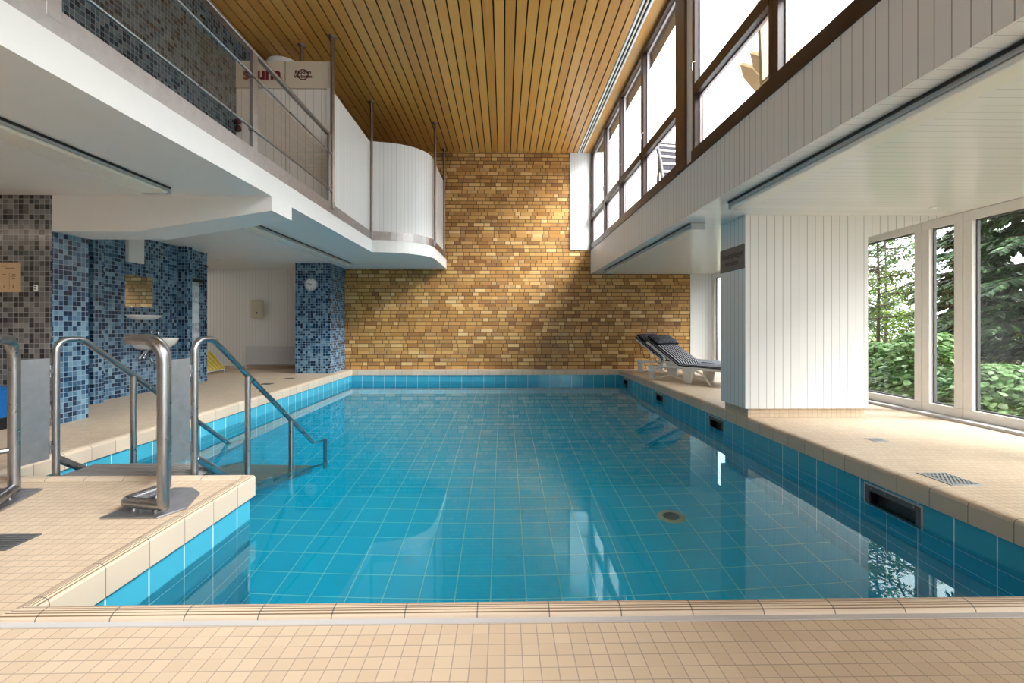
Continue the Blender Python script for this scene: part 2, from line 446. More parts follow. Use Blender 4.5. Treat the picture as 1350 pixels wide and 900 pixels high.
# coping round the pool, swept along the water's edge with mitred corners
loop = [(PLX, PY0), (PX1, PY0), (PX1, PY1), (PX0, PY1), (PX0, PLY), (PLX, PLY)]
hts = [.027, .006, .003, .006, .020, .020]
def coping_profile(h):
    P = [(.0, -.12), (-.025, -.12), (-.025, h - .022)]
    def arc(s_):
        return (1 - math.sqrt(max(0.0, 1 - ((s_ - .004) / .046) ** 2))) * h if s_ > .004 else (1 - math.sqrt(max(0.0, 1 - ((.004 - s_) / .029) ** 2))) * .022
    grooves = set()
    for q in range(7):
        a = -.0185 + q * .0095
        P.append((a - .0018, h - arc(a - .0018))); grooves.add(len(P) - 1)
        P.append((a, h - arc(a) - .003)); grooves.add(len(P) - 1)
        P.append((a + .0018, h - arc(a + .0018)))
    P += [(.046, h - arc(.046)), (.050, -.002)]
    return P, grooves
m = MB(); n = len(loop)
def edge(i): a = Vector((*loop[i], 0)); b = Vector((*loop[(i + 1) % n], 0)); return a, b, (b - a).normalized()
for i in range(n):
    a, b, t = edge(i); out = Vector((t.y, -t.x, 0))
    tp = edge(i - 1)[2]; tn = edge((i + 1) % n)[2]
    op = Vector((tp.y, -tp.x, 0)); on = Vector((tn.y, -tn.x, 0))
    prof, grv = coping_profile(hts[i]); L = (b - a).length
    A = [a + (out + op) * s_ + Vector((0, 0, z_)) for s_, z_ in prof]; B = [b + (out + on) * s_ + Vector((0, 0, z_)) for s_, z_ in prof]
    off = {0: .158, 5: .06}.get(i, 0)
    for j in range(len(prof) - 1):
        m.cur = 1 if (j in grv and i in (0, 5)) else 0
        ua0, ua1 = (A[j] - a).dot(t), (A[j + 1] - a).dot(t); ub0, ub1 = (B[j] - a).dot(t), (B[j + 1] - a).dot(t)
        m.face([A[j], B[j], B[j + 1], A[j + 1]], [(ua0 + off, j * .01), (ub0 + off, j * .01), (ub1 + off, j * .01 + .01), (ua1 + off, j * .01 + .01)])
struct('trim_pool_coping', m, [M['coping'], M['groove']])
m = MB(); m.box(PLX - .09, PX1 + .1, PY0 - .074, PY0 - .047, -.002, .003)
struct('trim_mortar', m, M['mortar'])
# water
m = MB()
m.idx([(PLX, PY0, ZWATER), (PX1, PY0, ZWATER), (PX1, PY1, ZWATER), (PX0, PY1, ZWATER), (PX0, PLY, ZWATER), (PLX, PLY, ZWATER)], [(0, 1, 2, 3, 4, 5)])
struct('water', m, M['water'])

# far wall
m = MB(); m.grid_wall('y', FW, (-3.72, 4.33), (-.02, ZC + .1), [(2.06, 4.33, 2.3, ZC + .1)])
struct('wall_far', m, M['brick'])
m = MB(); m.box(1.52, XR + .05, FW - .02, FW + .1, 2.73, ZC); struct('wall_far_panel', m, M['bvfine'])
m = MB(); m.box(4.31, XW + .1, FW - .015, FW + .1, 0, ZS + .02); struct('wall_far_side', m, M['bvfine'])
m = MB(); m.box(-8.2, -3.7, 11.35, 11.45, 0, ZB + .05); struct('wall_far_changing', m, M['bvfine'])
m = MB(); m.box(-8.2, -4.34, 11.335, 11.35, 0, .07); struct('baseboard_far', m, M['deck'])
# mosaic column
m = MB(); m.box(-4.34, -3.62, 10.15, 11.36, 0, ZB + .02); struct('column', m, M['mosaic_blue'])
# left walls under the balcony
m = MB()
m.box(-8.2, -4.5, 4.9, 5.32, 0, ZB + .02)
for i in range(6):
    pass
o = struct('wall_left_shower', m, [M['mosaic_grey'], M['mosaic_blue']])
for p_ in o.data.polygons:
    p_.material_index = 1 if p_.normal.x > .5 else 0
m = MB(); m.box(-8.1, -5.35, 5.32, 8.82, 0, ZB + .02); struct('wall_left', m, M['mosaic_blue'])
m = MB(); m.box(-5.36, -5.185, 6.2, 6.36, 0, ZB + .01); struct('wall_left_pilaster', m, M['mosaic_blue'])
m = MB(); m.box(-5.36, -5.195, 8.02, 8.16, 0, ZB + .01); struct('wall_left_nib', m, M['mosaic_blue'])
m = MB(); m.box(-8.3, -8.2, BACK, 11.5, 0, ZB + .1); struct('wall_left_outer', m, M['white'])
# balcony slab with curved nose
def edge_curve(off=0.0, n=14):
    pts = [(XB + off, BACK), (XB + off, 8.6)]
    rx, ry = .99 , .87
    for k_ in range(1, n + 1):
        a = math.pi / 2 * k_ / n
        pts.append((XB + off + rx * math.sin(a) if a < 1.5 else XB + off + rx, 8.6 + off * 0 + ry - ry * math.cos(a)))
    pts.append((-1.31 + off, FW))
    return pts
def inset_curve(d):
    P = [Vector((x, y)) for x, y in edge_curve()]; out = []
    for i, p_ in enumerate(P):
        t = (P[min(i + 1, len(P) - 1)] - P[max(i - 1, 0)]).normalized()
        nrm = Vector((-t.y, t.x)); out.append((p_.x + nrm.x * d, p_.y + nrm.y * d))
    out[0] = (XB - d, BACK); out[-1] = (out[-1][0], FW)
    return out
m = MB(); m.prism(edge_curve() + [(-3.62, FW), (-3.62, 11.5), (-8.25, 11.5), (-8.25, BACK)], ZB, ZBT)
struct('ceiling_balcony', m, M['white'])
# downstand beam with a haunch
m = MB(); m.prismy([(-4.5, 1.94), (-3.68, 1.94), (XB, 2.155), (XB, ZB), (-4.5, ZB)], 4.90, 5.36)
struct('beam_left', m, M['white'])
def strip_wall(m, pts, z0, z1, t):
    P = [Vector((*p_, 0)) for p_ in pts]; s_ = 0; N = []
    for i in range(len(P)):
        d = (P[min(i + 1, len(P) - 1)] - P[max(i - 1, 0)]).normalized(); N.append(Vector((-d.y, d.x, 0)))
    for i in range(len(P) - 1):
        a, b = P[i], P[i + 1]; a2, b2 = a + N[i] * t, b + N[i + 1] * t; L = (b - a).length
        z_ = lambda p_, z: (p_.x, p_.y, z)
        m.face([z_(a, z0), z_(b, z0), z_(b, z1), z_(a, z1)], [(s_, z0), (s_ + L, z0), (s_ + L, z1), (s_, z1)])
        m.face([z_(b2, z0), z_(a2, z0), z_(a2, z1), z_(b2, z1)], [(s_ + L, z0), (s_, z0), (s_, z1), (s_ + L, z1)])
        m.face([z_(a, z1), z_(b, z1), z_(b2, z1), z_(a2, z1)], [(s_, 0), (s_, 0), (s_, 0), (s_, 0)])
        m.face([z_(a2, z0), z_(b2, z0), z_(b, z0), z_(a, z0)], [(s_, 0), (s_, 0), (s_, 0), (s_, 0)])
        s_ += L
    for i, q in ((0, 1), (-1, -1)):
        a = P[i]; a2 = a + N[i] * t
        m.face([(a.x, a.y, z0), (a2.x, a2.y, z0), (a2.x, a2.y, z1), (a.x, a.y, z1)])
    return m
crv = inset_curve(.02)
m = MB(); strip_wall(m, crv, ZBT - .005, 2.668, .02); struct('trim_balcony_upstand', m, M['band'])
crv = inset_curve(.05)
par = [(XB - .05, 6.70)] + crv[1:]
m = MB(); strip_wall(m, par, 2.66, 4.27, .05); struct('wall_balcony_parapet', m, M['bvfine'])
# partition with sauna boards and upper left wall
m = MB()
m.box(XUL, -3.03, 6.76, 6.80, ZBT, 4.28); m.box(-3.02, XB - .06, 6.76, 6.80, ZBT, 4.28)
struct('wall_balcony_partition', m, M['bcream'])
m = MB(); m.box(-8.2, XUL, BACK, FW, ZBT - .01, ZC + .1); struct('wall_left_upper', m, M['mosaic_dark'])
# wooden slat ceiling, boards with real gaps
m = MB(); p_ = .1432; x = XUL
while x < XR - .12:
    if x + p_ - .019 < 1.695:
        m.box(x, x + p_ - .019, BACK, FW, ZC, ZC + .02); x_last = x
    x += p_
m.box(x_last + p_ , 1.692, BACK, FW, ZC, ZC + .02); m.box(1.838, XR + .02, BACK, FW, ZC, ZC + .02)
struct('ceiling', m, M['slat'])
m = MB(); m.box(-8.2, XR + .3, BACK, FW + .1, ZC + .05, ZC + .12); struct('ceiling_void', m, M['dark'])
# linear air slot in the ceiling
t = thing('air_slot', (1.86, 4, ZC), 'long white air slot with two dark gaps in the wooden ceiling beside the upper windows', 'air vent')
m = MB()
for a, b in ((1.700, 1.728), (1.757, 1.775), (1.804, 1.832)): m.box(a, b, BACK + .1, FW - .01, ZC - .012, ZC + .012)
m.build('slot_rail', M['gloss_white'], t)
m = MB(); m.box(1.71, 1.82, BACK + .1, FW - .01, ZC + .02, ZC + .035); m.build('slot_backing', M['black'], t)

# right side: fascia, soffit
m = MB(); m.box(XR, XR + .12, BACK, FW, ZS, 2.735); struct('wall_right_fascia', m, M['bv'])
m = MB(); m.box(XR + .01, XW + .15, BACK, FW + .02, ZS - .001, ZS + .10); struct('ceiling_right', m, M['bs'])
m = MB(); m.box(XR - .012, XR, BACK, FW - .02, 2.722, 2.742); struct('trim_fascia', m, M['frame'])
# board-clad pillar
m = MB(); m.box(2.60, 3.94, 5.16, 5.75, .105, ZS + .01); m.prismy([(3.94, 1.955), (4.79, 2.185), (4.79, ZS), (3.94, ZS)], 5.16, 5.24)
struct('wall_pillar', m, M['bv'], .004)
m = MB(); m.box(2.645, 3.92, 5.19, 5.73, 0, .108); struct('baseboard_pillar', m, M['deck'])
# outer shell, with an unseen eave added to shade the garden windows
m = MB(); m.box(XR + .12, XW + .12, BACK, FW, 2.30, 2.60); m.box(XW + .12, 5.75, BACK, FW + .3, 2.62, 2.78); struct('floor_terrace_shade_eave', m, M['mortar'])  # second slab is the added eave, blocking sun from the lower windows
m = MB()
m.grid_wall('y', BACK, (-8.2, XW + .1), (0, ZC + .1), [(2.2, 4.6, .1, 2.1), (-3.6, -1.2, 3.0, 4.8)])  # upper opening added out of view to brighten the balcony
struct('wall_back', m, M['white'])

# ------------------------------------------------------------------ upper windows
def frame_x(m, x0, x1, y0, y1, z0, z1, w):
    m.box(x0, x1, y0, y1, z0, z0 + w); m.box(x0, x1, y0, y1, z1 - w, z1)
    m.box(x0, x1, y0, y0 + w, z0 + w, z1 - w); m.box(x0, x1, y1 - w, y1, z0 + w, z1 - w)
wn = 0
bays = [(9.62, 11.08), (8.30, 9.62), (6.96, 8.30), (5.52, 6.96), (3.56, 5.10), (2.05, 3.56), (.53, 2.05), (-1.0, .53), (BACK, -1.0)]
for (a, b) in bays:
    wn += 1; w = sroot('window_%d' % wn, (XR + .05, (a + b) / 2, 2.735))
    m = MB(); frame_x(m, XR + .0, XR + .10, a, b, 2.735, ZC - .005, .062); m.box(XR - .012, XR + .10, a, b, 2.735, 2.85)
    m.box(XR - .006, XR + .095, a + .05, b - .05, 3.42, 3.53)
    m.build('window_frame', M['frame'], w, bevel=.004)
    m = MB()
    for z0, z1 in ((2.85, 3.42), (3.53, ZC - .067)): frame_x(m, XR + .055, XR + .085, a + .06, b - .06, z0, z1, .014)
    m.build('sash_trim', M['sash'], w)
    for z0, z1 in ((2.80, 3.415), (3.535, ZC - .07)):
        m = MB(); m.box(XR + .067, XR + .073, a + .06, b - .06, z0, z1); m.build('window_pane', M['glass'], w)
    m = MB(); m.tube([(XR + .0, b - .085, 3.75), (XR - .035, b - .085, 3.75), (XR - .035, b - .085, 3.66)], .008, (0, .02, 0), 8)
    m.build('window_handle', M['rod'], w)
m = MB(); m.box(XR - .03, XR + .13, 5.24, 5.52, 2.735, ZC); struct('trim_post', m, M['framez'], .004)
m = MB(); m.box(XR + .0, XR + .11, 5.10, 5.24, 2.735, ZC); struct('trim_post_jamb', m, M['gloss_white'])

# ------------------------------------------------------------------ garden windows
gb = [(9.25, 11.07), (7.35, 9.25), (5.485, 7.35), (4.985, 5.485), (3.1, 4.985), (1.2, 3.1), (-.7, 1.2), (BACK, -.7)]
for (a, b) in gb:
    wn += 1; w = sroot('window_%d' % wn, (XW + .05, (a + b) / 2, .02))
    m = MB(); frame_x(m, XW + .01, XW + .09, a + .004, b - .004, .03, ZS - .004, .095)
    m.build('window_frame', M['pvc'], w, bevel=.005)
    m = MB(); frame_x(m, XW + .055, XW + .085, a + .098, b - .098, .124, ZS - .098, .016); m.build('glazing_seal', M['dkgrey'], w)
    m = MB(); m.box(XW + .06, XW + .068, a + .098, b - .098, .125, ZS - .099); m.build('window_pane', M['glass'], w)
m = MB(); m.box(XW - .12, XW + .12, BACK, FW - .02, -.002, .03); struct('trim_sill', m, M['mortar'], .004)

# ================================================================== things in the hall
# ---- steel stair with two handrails and two infill gate panels
XA, XBR = -2.97, -2.06
st = thing('pool_stair', (-2.53, 3.3, 0), 'steel pool stair with two curved handrails leading down into the water', 'pool stair')
RT = .0215
for xr, nm in ((XA, 'far from'), (XBR, 'near')):
    m = MB(); m.tube([(xr, 3.26, -.02), (xr, 3.26, .905), (xr, 3.46, .905), (xr, 5.45, -.385), (xr, 5.62, -.42), (xr, 5.62, -1.28)], RT, (0, .085, .16, .05, .05, 0))
    hr = m.build('handrail', M['steel'], st)
    for yy in (3.93, 4.72):
        zz = .905 - .649 * (yy - 3.46)
        m = MB(); m.tube([(xr, yy, zz), (xr, yy, .1 - .65 * (yy - 3.3) - .02)], RT); m.build('handrail_post', M['steel'], st)
    m = MB(); m.tube([(xr, 3.27, .115), (xr, 5.62, -1.40)], .024); m.build('stringer', M['steel'], st)
    # saw-tooth side plate
    P = [(3.30, -.10)]
    for k_ in range(7):
        P += [(3.27 + .29 * k_ + .27, -.045 - .19 * k_), (3.27 + .29 * k_ + .29, -.225 - .19 * k_)]
    P += [(5.36, -1.42), (3.30, -.16)]
    m = MB(); sx = xr + (.032 if xr == XA else -.032)
    m.prismx([(y, z) for y, z in P], sx - .004, sx + .004); m.build('side_plate', M['plate'], st)
    m = MB(); m.tube([(xr, 5.62, -1.28), (xr, 5.62, ZFLOOR)], RT); m.build('leg', M['steel'], st)
for k_ in range(7):
    y0 = 3.265 + .29 * k_; z0 = .005 - .19 * k_
    m = MB(); m.box(XA + .03, XBR - .03, y0, y0 + .27, z0 - .04, z0)
    for q in range(8): m.box(XA + .04, XBR - .04, y0 + .015 + q * .032, y0 + .027 + q * .032, z0, z0 + .004)
    m.build('tread', M['tread'], st)
for xr in (XA, XBR):
    m = MB(); c0 = Vector((xr - .012, 3.225, 0)); c1 = Vector((xr - .04, 3.02, 0))
    d = (c1 - c0); nn = Vector((-d.y, d.x, 0)).normalized() * .003
    V = []
    for c_ in (c0, c1):
        for q in (-1, 1):
            for z in (.125, .785): V.append((c_.x + nn.x * q, c_.y + nn.y * q, z))
    m.idx(V, [(0, 1, 3, 2), (4, 6, 7, 5), (0, 4, 5, 1), (2, 3, 7, 6), (0, 2, 6, 4), (1, 5, 7, 3)])
    gp = m.build('gate_panel', M['plate'], st)
    for z in (.20, .43, .70):
        m = MB(); m.tube([(xr - .012, 3.232, z - .04), (xr - .012, 3.232, z + .04)], .010, seg=10); m.box(xr - .03, xr + .0, 3.224, 3.25, z - .012, z + .012)
        m.build('hinge', M['steel'], gp)

# ---- free-standing gate posts (bent tube loops on base plates)
def gate_post(loc, v1, ap, v2, plate, label, bar=None):
    t = thing('gate_post', loc, label, 'gate post', group='steel posts beside the pool stair')
    h = .925; r = .029
    P = [(*v1, .055), (*v1, h), (*ap, h), (*v2, h), (*v2, .055)]
    m = MB(); m.tube(P, r, (0, .12, .05, .12, 0)); m.build('tube_loop', M['steel'], t)
    m = MB(); m.tube([(*v1, .055), (*ap, .055), (*v2, .055)], r, (0, .03, 0)); m.build('base_tube', M['steel'], t)
    m = MB(); m.lathe([(.0, -.03), (r * .8, -.024), (r, 0), (r, .01)], (*v1, .055)); m.build('elbow', M['steel'], t)
    m = MB(); m.prism(plate, 0.0, .012); m.build('base_plate', M['plate'], t, bevel=.003)
    for f in (.2, .75):
        for a, b in ((v1, ap), (ap, v2)):
            x, y = a[0] + (b[0] - a[0]) * f, a[1] + (b[1] - a[1]) * f
            m = MB(); m.lathe([(.013, .0), (.013, .03)], (x, y, .011), seg=14); m.build('foot', M['steel'], t)
    if bar:
        m = MB(); m.tube(bar, .016); m.build('crossbar', M['steel'], t)
    return t
gate_post((-1.93, 2.68, 0), (-1.79, 2.575), (-2.035, 2.63), (-1.975, 2.86),
          [(-2.085, 2.53), (-1.79, 2.53), (-1.725, 2.66), (-1.80, 2.90), (-1.90, 2.99), (-2.01, 2.99)],
          'bent steel tube gate post on a grey base plate near the pool edge')
gate_post((-2.85, 2.7, 0), (-2.845, 2.86), (-2.70, 2.58), (-3.03, 2.62),
          [(-2.66, 2.50), (-2.69, 2.62), (-2.80, 2.99), (-3.08, 2.99), (-3.08, 2.50)],
          'steel gate post of bent tube cut off by the left edge of the photo',
          [(-3.03, 2.62, .28), (-2.845, 2.86, .28)])

# ---- washbasin group on the blue wall
XL = -5.35
t = thing('washbasin', (XL, 7.33, .55), 'white washbasin with chrome tap on the blue mosaic wall', 'washbasin')
cy = 7.34
m = MB(); V = []; F = []; NS = 26
def basin_ring(sx, sy, z): return [(XL + max(0.0, sx * math.sin(a)), cy + sy * math.cos(a), z) for a in [math.pi * j / NS for j in range(NS + 1)]]
rings = [basin_ring(.20, .14, .645), basin_ring(.30, .22, .66), basin_ring(.385, .29, .72), basin_ring(.425, .325, .79), basin_ring(.43, .33, .812), basin_ring(.40, .30, .812), basin_ring(.35, .25, .76), basin_ring(.22, .16, .70), basin_ring(.02, .02, .69)]
for rg in rings: V += rg
for i in range(len(rings) - 1):
    for j in range(NS): F.append((i * (NS + 1) + j, i * (NS + 1) + j + 1, (i + 1) * (NS + 1) + j + 1, (i + 1) * (NS + 1) + j))
m.idx(V, F, True); m.face(rings[0][::-1])
m.box(XL, XL + .11, cy - .29, cy + .29, .80, .815)
m.build('bowl', M['gloss_white'], t)
m = MB(); m.tube([(XL + .07, cy, .81), (XL + .07, cy, .885), (XL + .17, cy, .90), (XL + .175, cy, .87)], .014, (0, .03, .01, 0)); m.lathe([(.022, 0), (.02, .03), (.0, .04)], (XL + .07, cy, .885))
tp = m.build('tap', M['chrome'], t)
m = MB(); m.tube([(XL + .07, cy, .915), (XL + .13, cy + .01, .955)], .007, seg=8); m.build('tap_lever', M['chrome'], tp)
m = MB(); m.tube([(XL + .2, cy - .06, .66), (XL + .2, cy - .06, .47), (XL + .12, cy - .06, .44), (XL + .12, cy - .06, .51), (XL, cy - .06, .51)], .018, (0, .03, .03, .03, 0)); m.build('trap', M['chrome'], t)
for dy in (-.22, -.14):
    m = MB(); m.tube([(XL + .01, cy + dy, .53), (XL + .06, cy + dy, .53), (XL + .08, cy + dy * .3, .68)], .008, (0, .03, 0), 8); m.lathe([(.02, 0), (.022, .02), (.0, .03)], (XL + .05, cy + dy, .53), 'x'); m.build('angle_valve', M['chrome'], t)
t = thing('mirror', (XL, 7.2, 1.27), 'small frameless wall mirror above the washbasin reflecting yellow brick', 'mirror')
m = MB(); m.box(XL, XL + .008, 6.92, 7.46, 1.272, 1.725); m.build('mirror_glass', M['mirror'], t)
for yy in (7.05, 7.33):
    for z in (1.268, 1.722):
        m = MB(); m.box(XL, XL + .014, yy - .012, yy + .012, z - .008, z + .012); m.build('clip', M['chrome'], t)
m = MB()
prof = [(XL + .0, 0), (XL + .05, 0)]
V = []; NS = 20
for z, s in ((1.085, .55), (1.115, .85), (1.145, .98), (1.155, 1.0)):
    V += [(XL + .15 * s * math.sin(math.pi * j / NS) ** .7, 7.26 - .34 * s * math.cos(math.pi * j / NS), z) for j in range(NS + 1)]
F = [(i * (NS + 1) + j, i * (NS + 1) + j + 1, (i + 1) * (NS + 1) + j + 1, (i + 1) * (NS + 1) + j) for i in range(3) for j in range(NS)]
m.idx(V, F, True); m.face(V[:NS + 1]); m.face(V[-NS - 1:])
tag(m.build('wall_shelf', M['gloss_white']), 'narrow white ceramic shelf between the mirror and the washbasin', 'shelf')
t = thing('wall_box', (XL, 7.03, 1.9), 'white rectangular box fixed high on the blue mosaic wall above the mirror', 'wall box')
m = MB(); m.box(XL, XL + .05, 6.93, 7.23, 1.905, 2.285); m.build('case', M['white'], t, bevel=.006)
m = MB(); m.box(XL + .05, XL + .056, 6.945, 7.215, 1.92, 2.27); m.build('cover', M['white'], t, bevel=.003)
t = thing('shower_curtain', (-5.24, 8.3, .05), 'narrow white patterned shower curtain on a dark rail by the mosaic wall end', 'curtain')
m = MB(); V = []; NC = 24
for z in (.04, .6, 1.2, 1.74):
    V += [(-5.26 + .018 * math.sin(j * 1.45), 8.20 + .24 * j / NC, z) for j in range(NC + 1)]
F = [(i * (NC + 1) + j, i * (NC + 1) + j + 1, (i + 1) * (NC + 1) + j + 1, (i + 1) * (NC + 1) + j) for i in range(3) for j in range(NC)]
m.idx(V, F, True); o = m.build('curtain_cloth', M['curtain'], t)
sm = o.modifiers.new('Solidify', 'SOLIDIFY'); sm.thickness = .003
m = MB(); m.box(-5.29, -5.22, 8.17, 8.50, 1.74, 1.79); m.box(-5.36, -5.22, 8.46, 8.50, 1.74, 1.79); m.build('curtain_rail', M['black'], t)

# ---- items on the grey mosaic wall
YG = 4.9
def onY(u, v, t): return (t * ((u - 675) / 637.5 + .0173), 1 + (429 - v) / 637.5 * t)
t = thing('wall_notice', (-5.0, YG, 1.34), 'tan notice sheet with two columns on the grey mosaic wall', 'notice')
x0, z1 = onY(1, 346, 4.82); x1, z0 = onY(28.5, 385, 4.82)
m = MB(); m.box(x0, x1, YG - .006, YG, z0, z1); m.build('sheet', M['notice'], t)
W_ = x1 - x0; H_ = z1 - z0
m = MB()
for a, b, c in ((.1, .35, .86), (.28, .72, .80), (.15, .3, .585), (.6, .75, .59), (.57, .77, .52), (.6, .74, .46)): m.box(x0 + W_ * a, x0 + W_ * b, YG - .0075, YG - .006, z0 + H_ * c, z0 + H_ * c + .006)
m.box(x0 + W_ * .47, x0 + W_ * .475, YG - .0075, YG - .006, z0 + H_ * .1, z0 + H_ * .65)
m.build('printed_line', M['ink'], t)
for ch, fx in (('1', .22), ('2', .65)):
    text('numeral', ch, .03, M['ink'], t, (x0 + W_ * fx, YG - .007, z0 + H_ * .18), (R(90), 0, 0), bold=.0006)
x0, z1 = onY(48.5, 375.5, 4.84); x1, z0 = onY(53, 383.5, 4.84)
t = thing('light_switch', ((x0 + x1) / 2, YG, z0), 'tiny white switch on the grey mosaic wall right of the notice', 'switch')
m = MB(); m.box(x0, x1, YG - .012, YG, z0, z1); m.build('switch_plate', M['gloss_white'], t, bevel=.002)
for z in (.3, .7):
    m = MB(); m.lathe([(.006, 0), (.006, .004)], ((x0 + x1) / 2, YG - .012, z0 + (z1 - z0) * z), 'y', 12); m.build('button', M['black'], t)
t = thing('plastic_bin', (-5.13, 4.7, 0), 'blue plastic box against the grey mosaic wall at the left edge', 'box')
m = MB(); m.box(-5.10, -4.80, 4.62, 4.84, .11, .385); m.build('body', M['blueplastic'], t, bevel=.012)
m = MB(); m.box(-5.11, -4.79, 4.61, 4.85, .385, .41); m.build('lid', M['blueplastic'], t, bevel=.006)
m = MB(); m.box(-5.09, -4.81, 4.64, 4.86, .0, .11); m.build('base', M['black'], t, bevel=.01)

# ---- clock on the column
t = thing('wall_clock', (-4.0, 10.15, 1.73), 'round white wall clock with dark rim on the blue mosaic column', 'clock')
cc = Vector((-4.005, 10.15, 1.855))
m = MB(); m.lathe([(.118, -.001), (.132, .0), (.134, .03), (.124, .042), (.117, .036), (.117, .02), (.0, .02)], cc, 'y', 40); m.build('case', M['grey'], t)
m = MB(); m.lathe([(.116, .0205), (.116, .022)], cc, 'y', 40); m.build('dial', M['gloss_white'], t)
for h in range(12):
    m = MB(); a = 2 * math.pi * h / 12; d = Vector((math.sin(a), 0, math.cos(a))); e = Vector((math.cos(a), 0, -math.sin(a)))
    m.obox(cc + d * .097 + Vector((0, -.024, 0)), d * .010, e * (.005 if h % 3 == 0 else .003), (0, .001, 0))
    m.build('hour_mark', M['ink'], t)
for a, l, wd in ((R(294), .062, .005), (R(284), .09, .0035)):
    d = Vector((math.sin(a), 0, math.cos(a))); e = Vector((math.cos(a), 0, -math.sin(a)))
    m = MB(); m.obox(cc + d * (l / 2 - .01) + Vector((0, -.027, 0)), d * (l / 2 + .01), e * wd, (0, .001, 0)); m.build('hand', M['ink'], t)

# ---- dispenser, radiator, yellow lounger at the changing room wall
YW = 11.35
t = thing('towel_dispenser', (-5.69, YW, 1.16), 'cream wall dispenser with a black dot on the white boarded wall', 'dispenser')
m = MB(); m.box(-5.84, -5.56, YW - .11, YW, 1.165, 1.60); m.build('case', M['ivory'], t, bevel=.03)
m = MB(); m.lathe([(.022, 0), (.02, .008), (0, .01)], (-5.69, YW - .11, 1.29), 'y', 20); m.build('lock_button', M['black'], t)
t = thing('radiator', (-5.1, YW, .05), 'long low white panel radiator on the white boarded wall', 'radiator')
m = MB(); m.box(-5.93, -4.345, YW - .11, YW - .05, .10, .52)
for q in range(6): m.box(-5.90, -4.36, YW - .114, YW - .109, .112 + q * .067, .165 + q * .067)
m.build('panel', M['radiator'], t, bevel=.006)
m = MB(); m.box(-5.935, -5.915, YW - .115, YW - .02, .07, .525); m.build('end_cap', M['radiator'], t)
m = MB(); m.tube([(-5.955, YW - .07, 0), (-5.955, YW - .07, .12), (-5.92, YW - .07, .12)], .011, (0, .02, 0), 10); m.build('pipe', M['white'], t)
for xx in (-5.6, -4.6):
    m = MB(); m.box(xx - .02, xx + .02, YW - .06, YW - .004, .15, .45); m.build('bracket', M['white'], t)
t = thing('beach_lounger', (-6.3, 10.2, 0), 'yellow striped lounger with white frame behind the mosaic wall end', 'lounger')
V = []
a0, a1 = Vector((-5.99, 9.78, .06)), Vector((-6.03, 10.55, .06)); b0, b1 = Vector((-6.62, 9.95, .42)), Vector((-6.50, 10.85, .40))
def quadpad(m, a0, a1, b1, b0, th, nx=8, ny=8):
    nrm = (b0 - a0).cross(a1 - a0).normalized()
    if nrm.z < 0: nrm = -nrm
    L, W2 = (b0 - a0).length, (a1 - a0).length
    top = []; bot = []
    for i in range(nx + 1):
        for j in range(ny + 1):
            f, g_ = i / nx, j / ny
            p = (a0 * (1 - g_) + a1 * g_) * (1 - f) + (b0 * (1 - g_) + b1 * g_) * f
            top.append((p + nrm * th, (f * L, g_ * W2))); bot.append((p, (f * L, g_ * W2)))
    def ix(i, j): return i * (ny + 1) + j
    F = [(ix(i, j), ix(i + 1, j), ix(i + 1, j + 1), ix(i, j + 1)) for i in range(nx) for j in range(ny)]
    n0 = len(top); VV = [p for p, _ in top + bot]; UV = [q for _, q in top + bot]
    F2 = [tuple(n0 + k for k in f[::-1]) for f in F]
    for i in range(nx): F2 += [(ix(i + 1, 0), ix(i, 0), n0 + ix(i, 0), n0 + ix(i + 1, 0)), (ix(i, ny), ix(i + 1, ny), n0 + ix(i + 1, ny), n0 + ix(i, ny))]
    for j in range(ny): F2 += [(ix(0, j), ix(0, j + 1), n0 + ix(0, j + 1), n0 + ix(0, j)), (ix(nx, j + 1), ix(nx, j), n0 + ix(nx, j), n0 + ix(nx, j + 1))]
    m.idx(VV, F + F2, False, UV)
m = MB(); quadpad(m, a0, a1, b1, b0, .025); m.build('cloth', M['yellow_stripe'], t)
m = MB(); m.tube([a0, a1, b1, b0, a0], .013, (0, .03, .03, .03, 0), 10); m.build('frame', M['lounge_white'], t)
for p_ in (a0, a1, b0, b1):
    m = MB(); m.tube([p_, (p_.x, p_.y, 0)], .012, seg=10); m.build('leg', M['lounge_white'], t)

# ---- balcony railing
XP = XB - .035
t = thing('balcony_railing', (XP, 2.5, 2.66), 'steel balcony railing with flat posts, round rails and smoked glass panels', 'railing')
posts = [-1.55, .51, 2.57, 4.62, 6.60]
for y in posts:
    m = MB(); m.box(XP - .016, XP + .016, y - .045, y + .045, 2.60, 3.575); po = m.build('post', M['band'], t, bevel=.003)
    for z in (3.345, 2.845):
        m = MB(); m.box(XP - .014, XP + .03, y - .075, y + .075, z - .018, z + .018); m.build('clamp', M['steel'], po)
m = MB(); m.box(XP - .028, XP + .022, BACK, 6.64, 3.57, 3.60); m.build('top_rail', M['band'], t, bevel=.006)
for z in (3.345, 2.845):
    m = MB(); m.tube([(XP + .012, BACK, z), (XP + .012, 6.62, z)], .012, seg=10); m.build('rail', M['steel'], t)
for a, b in zip([BACK] + posts[:-1], posts):
    m = MB(); m.box(XP - .008, XP - .002, a + .06, b - .06, 2.865, 3.325); m.build('glass_panel', M['smoke'], t)
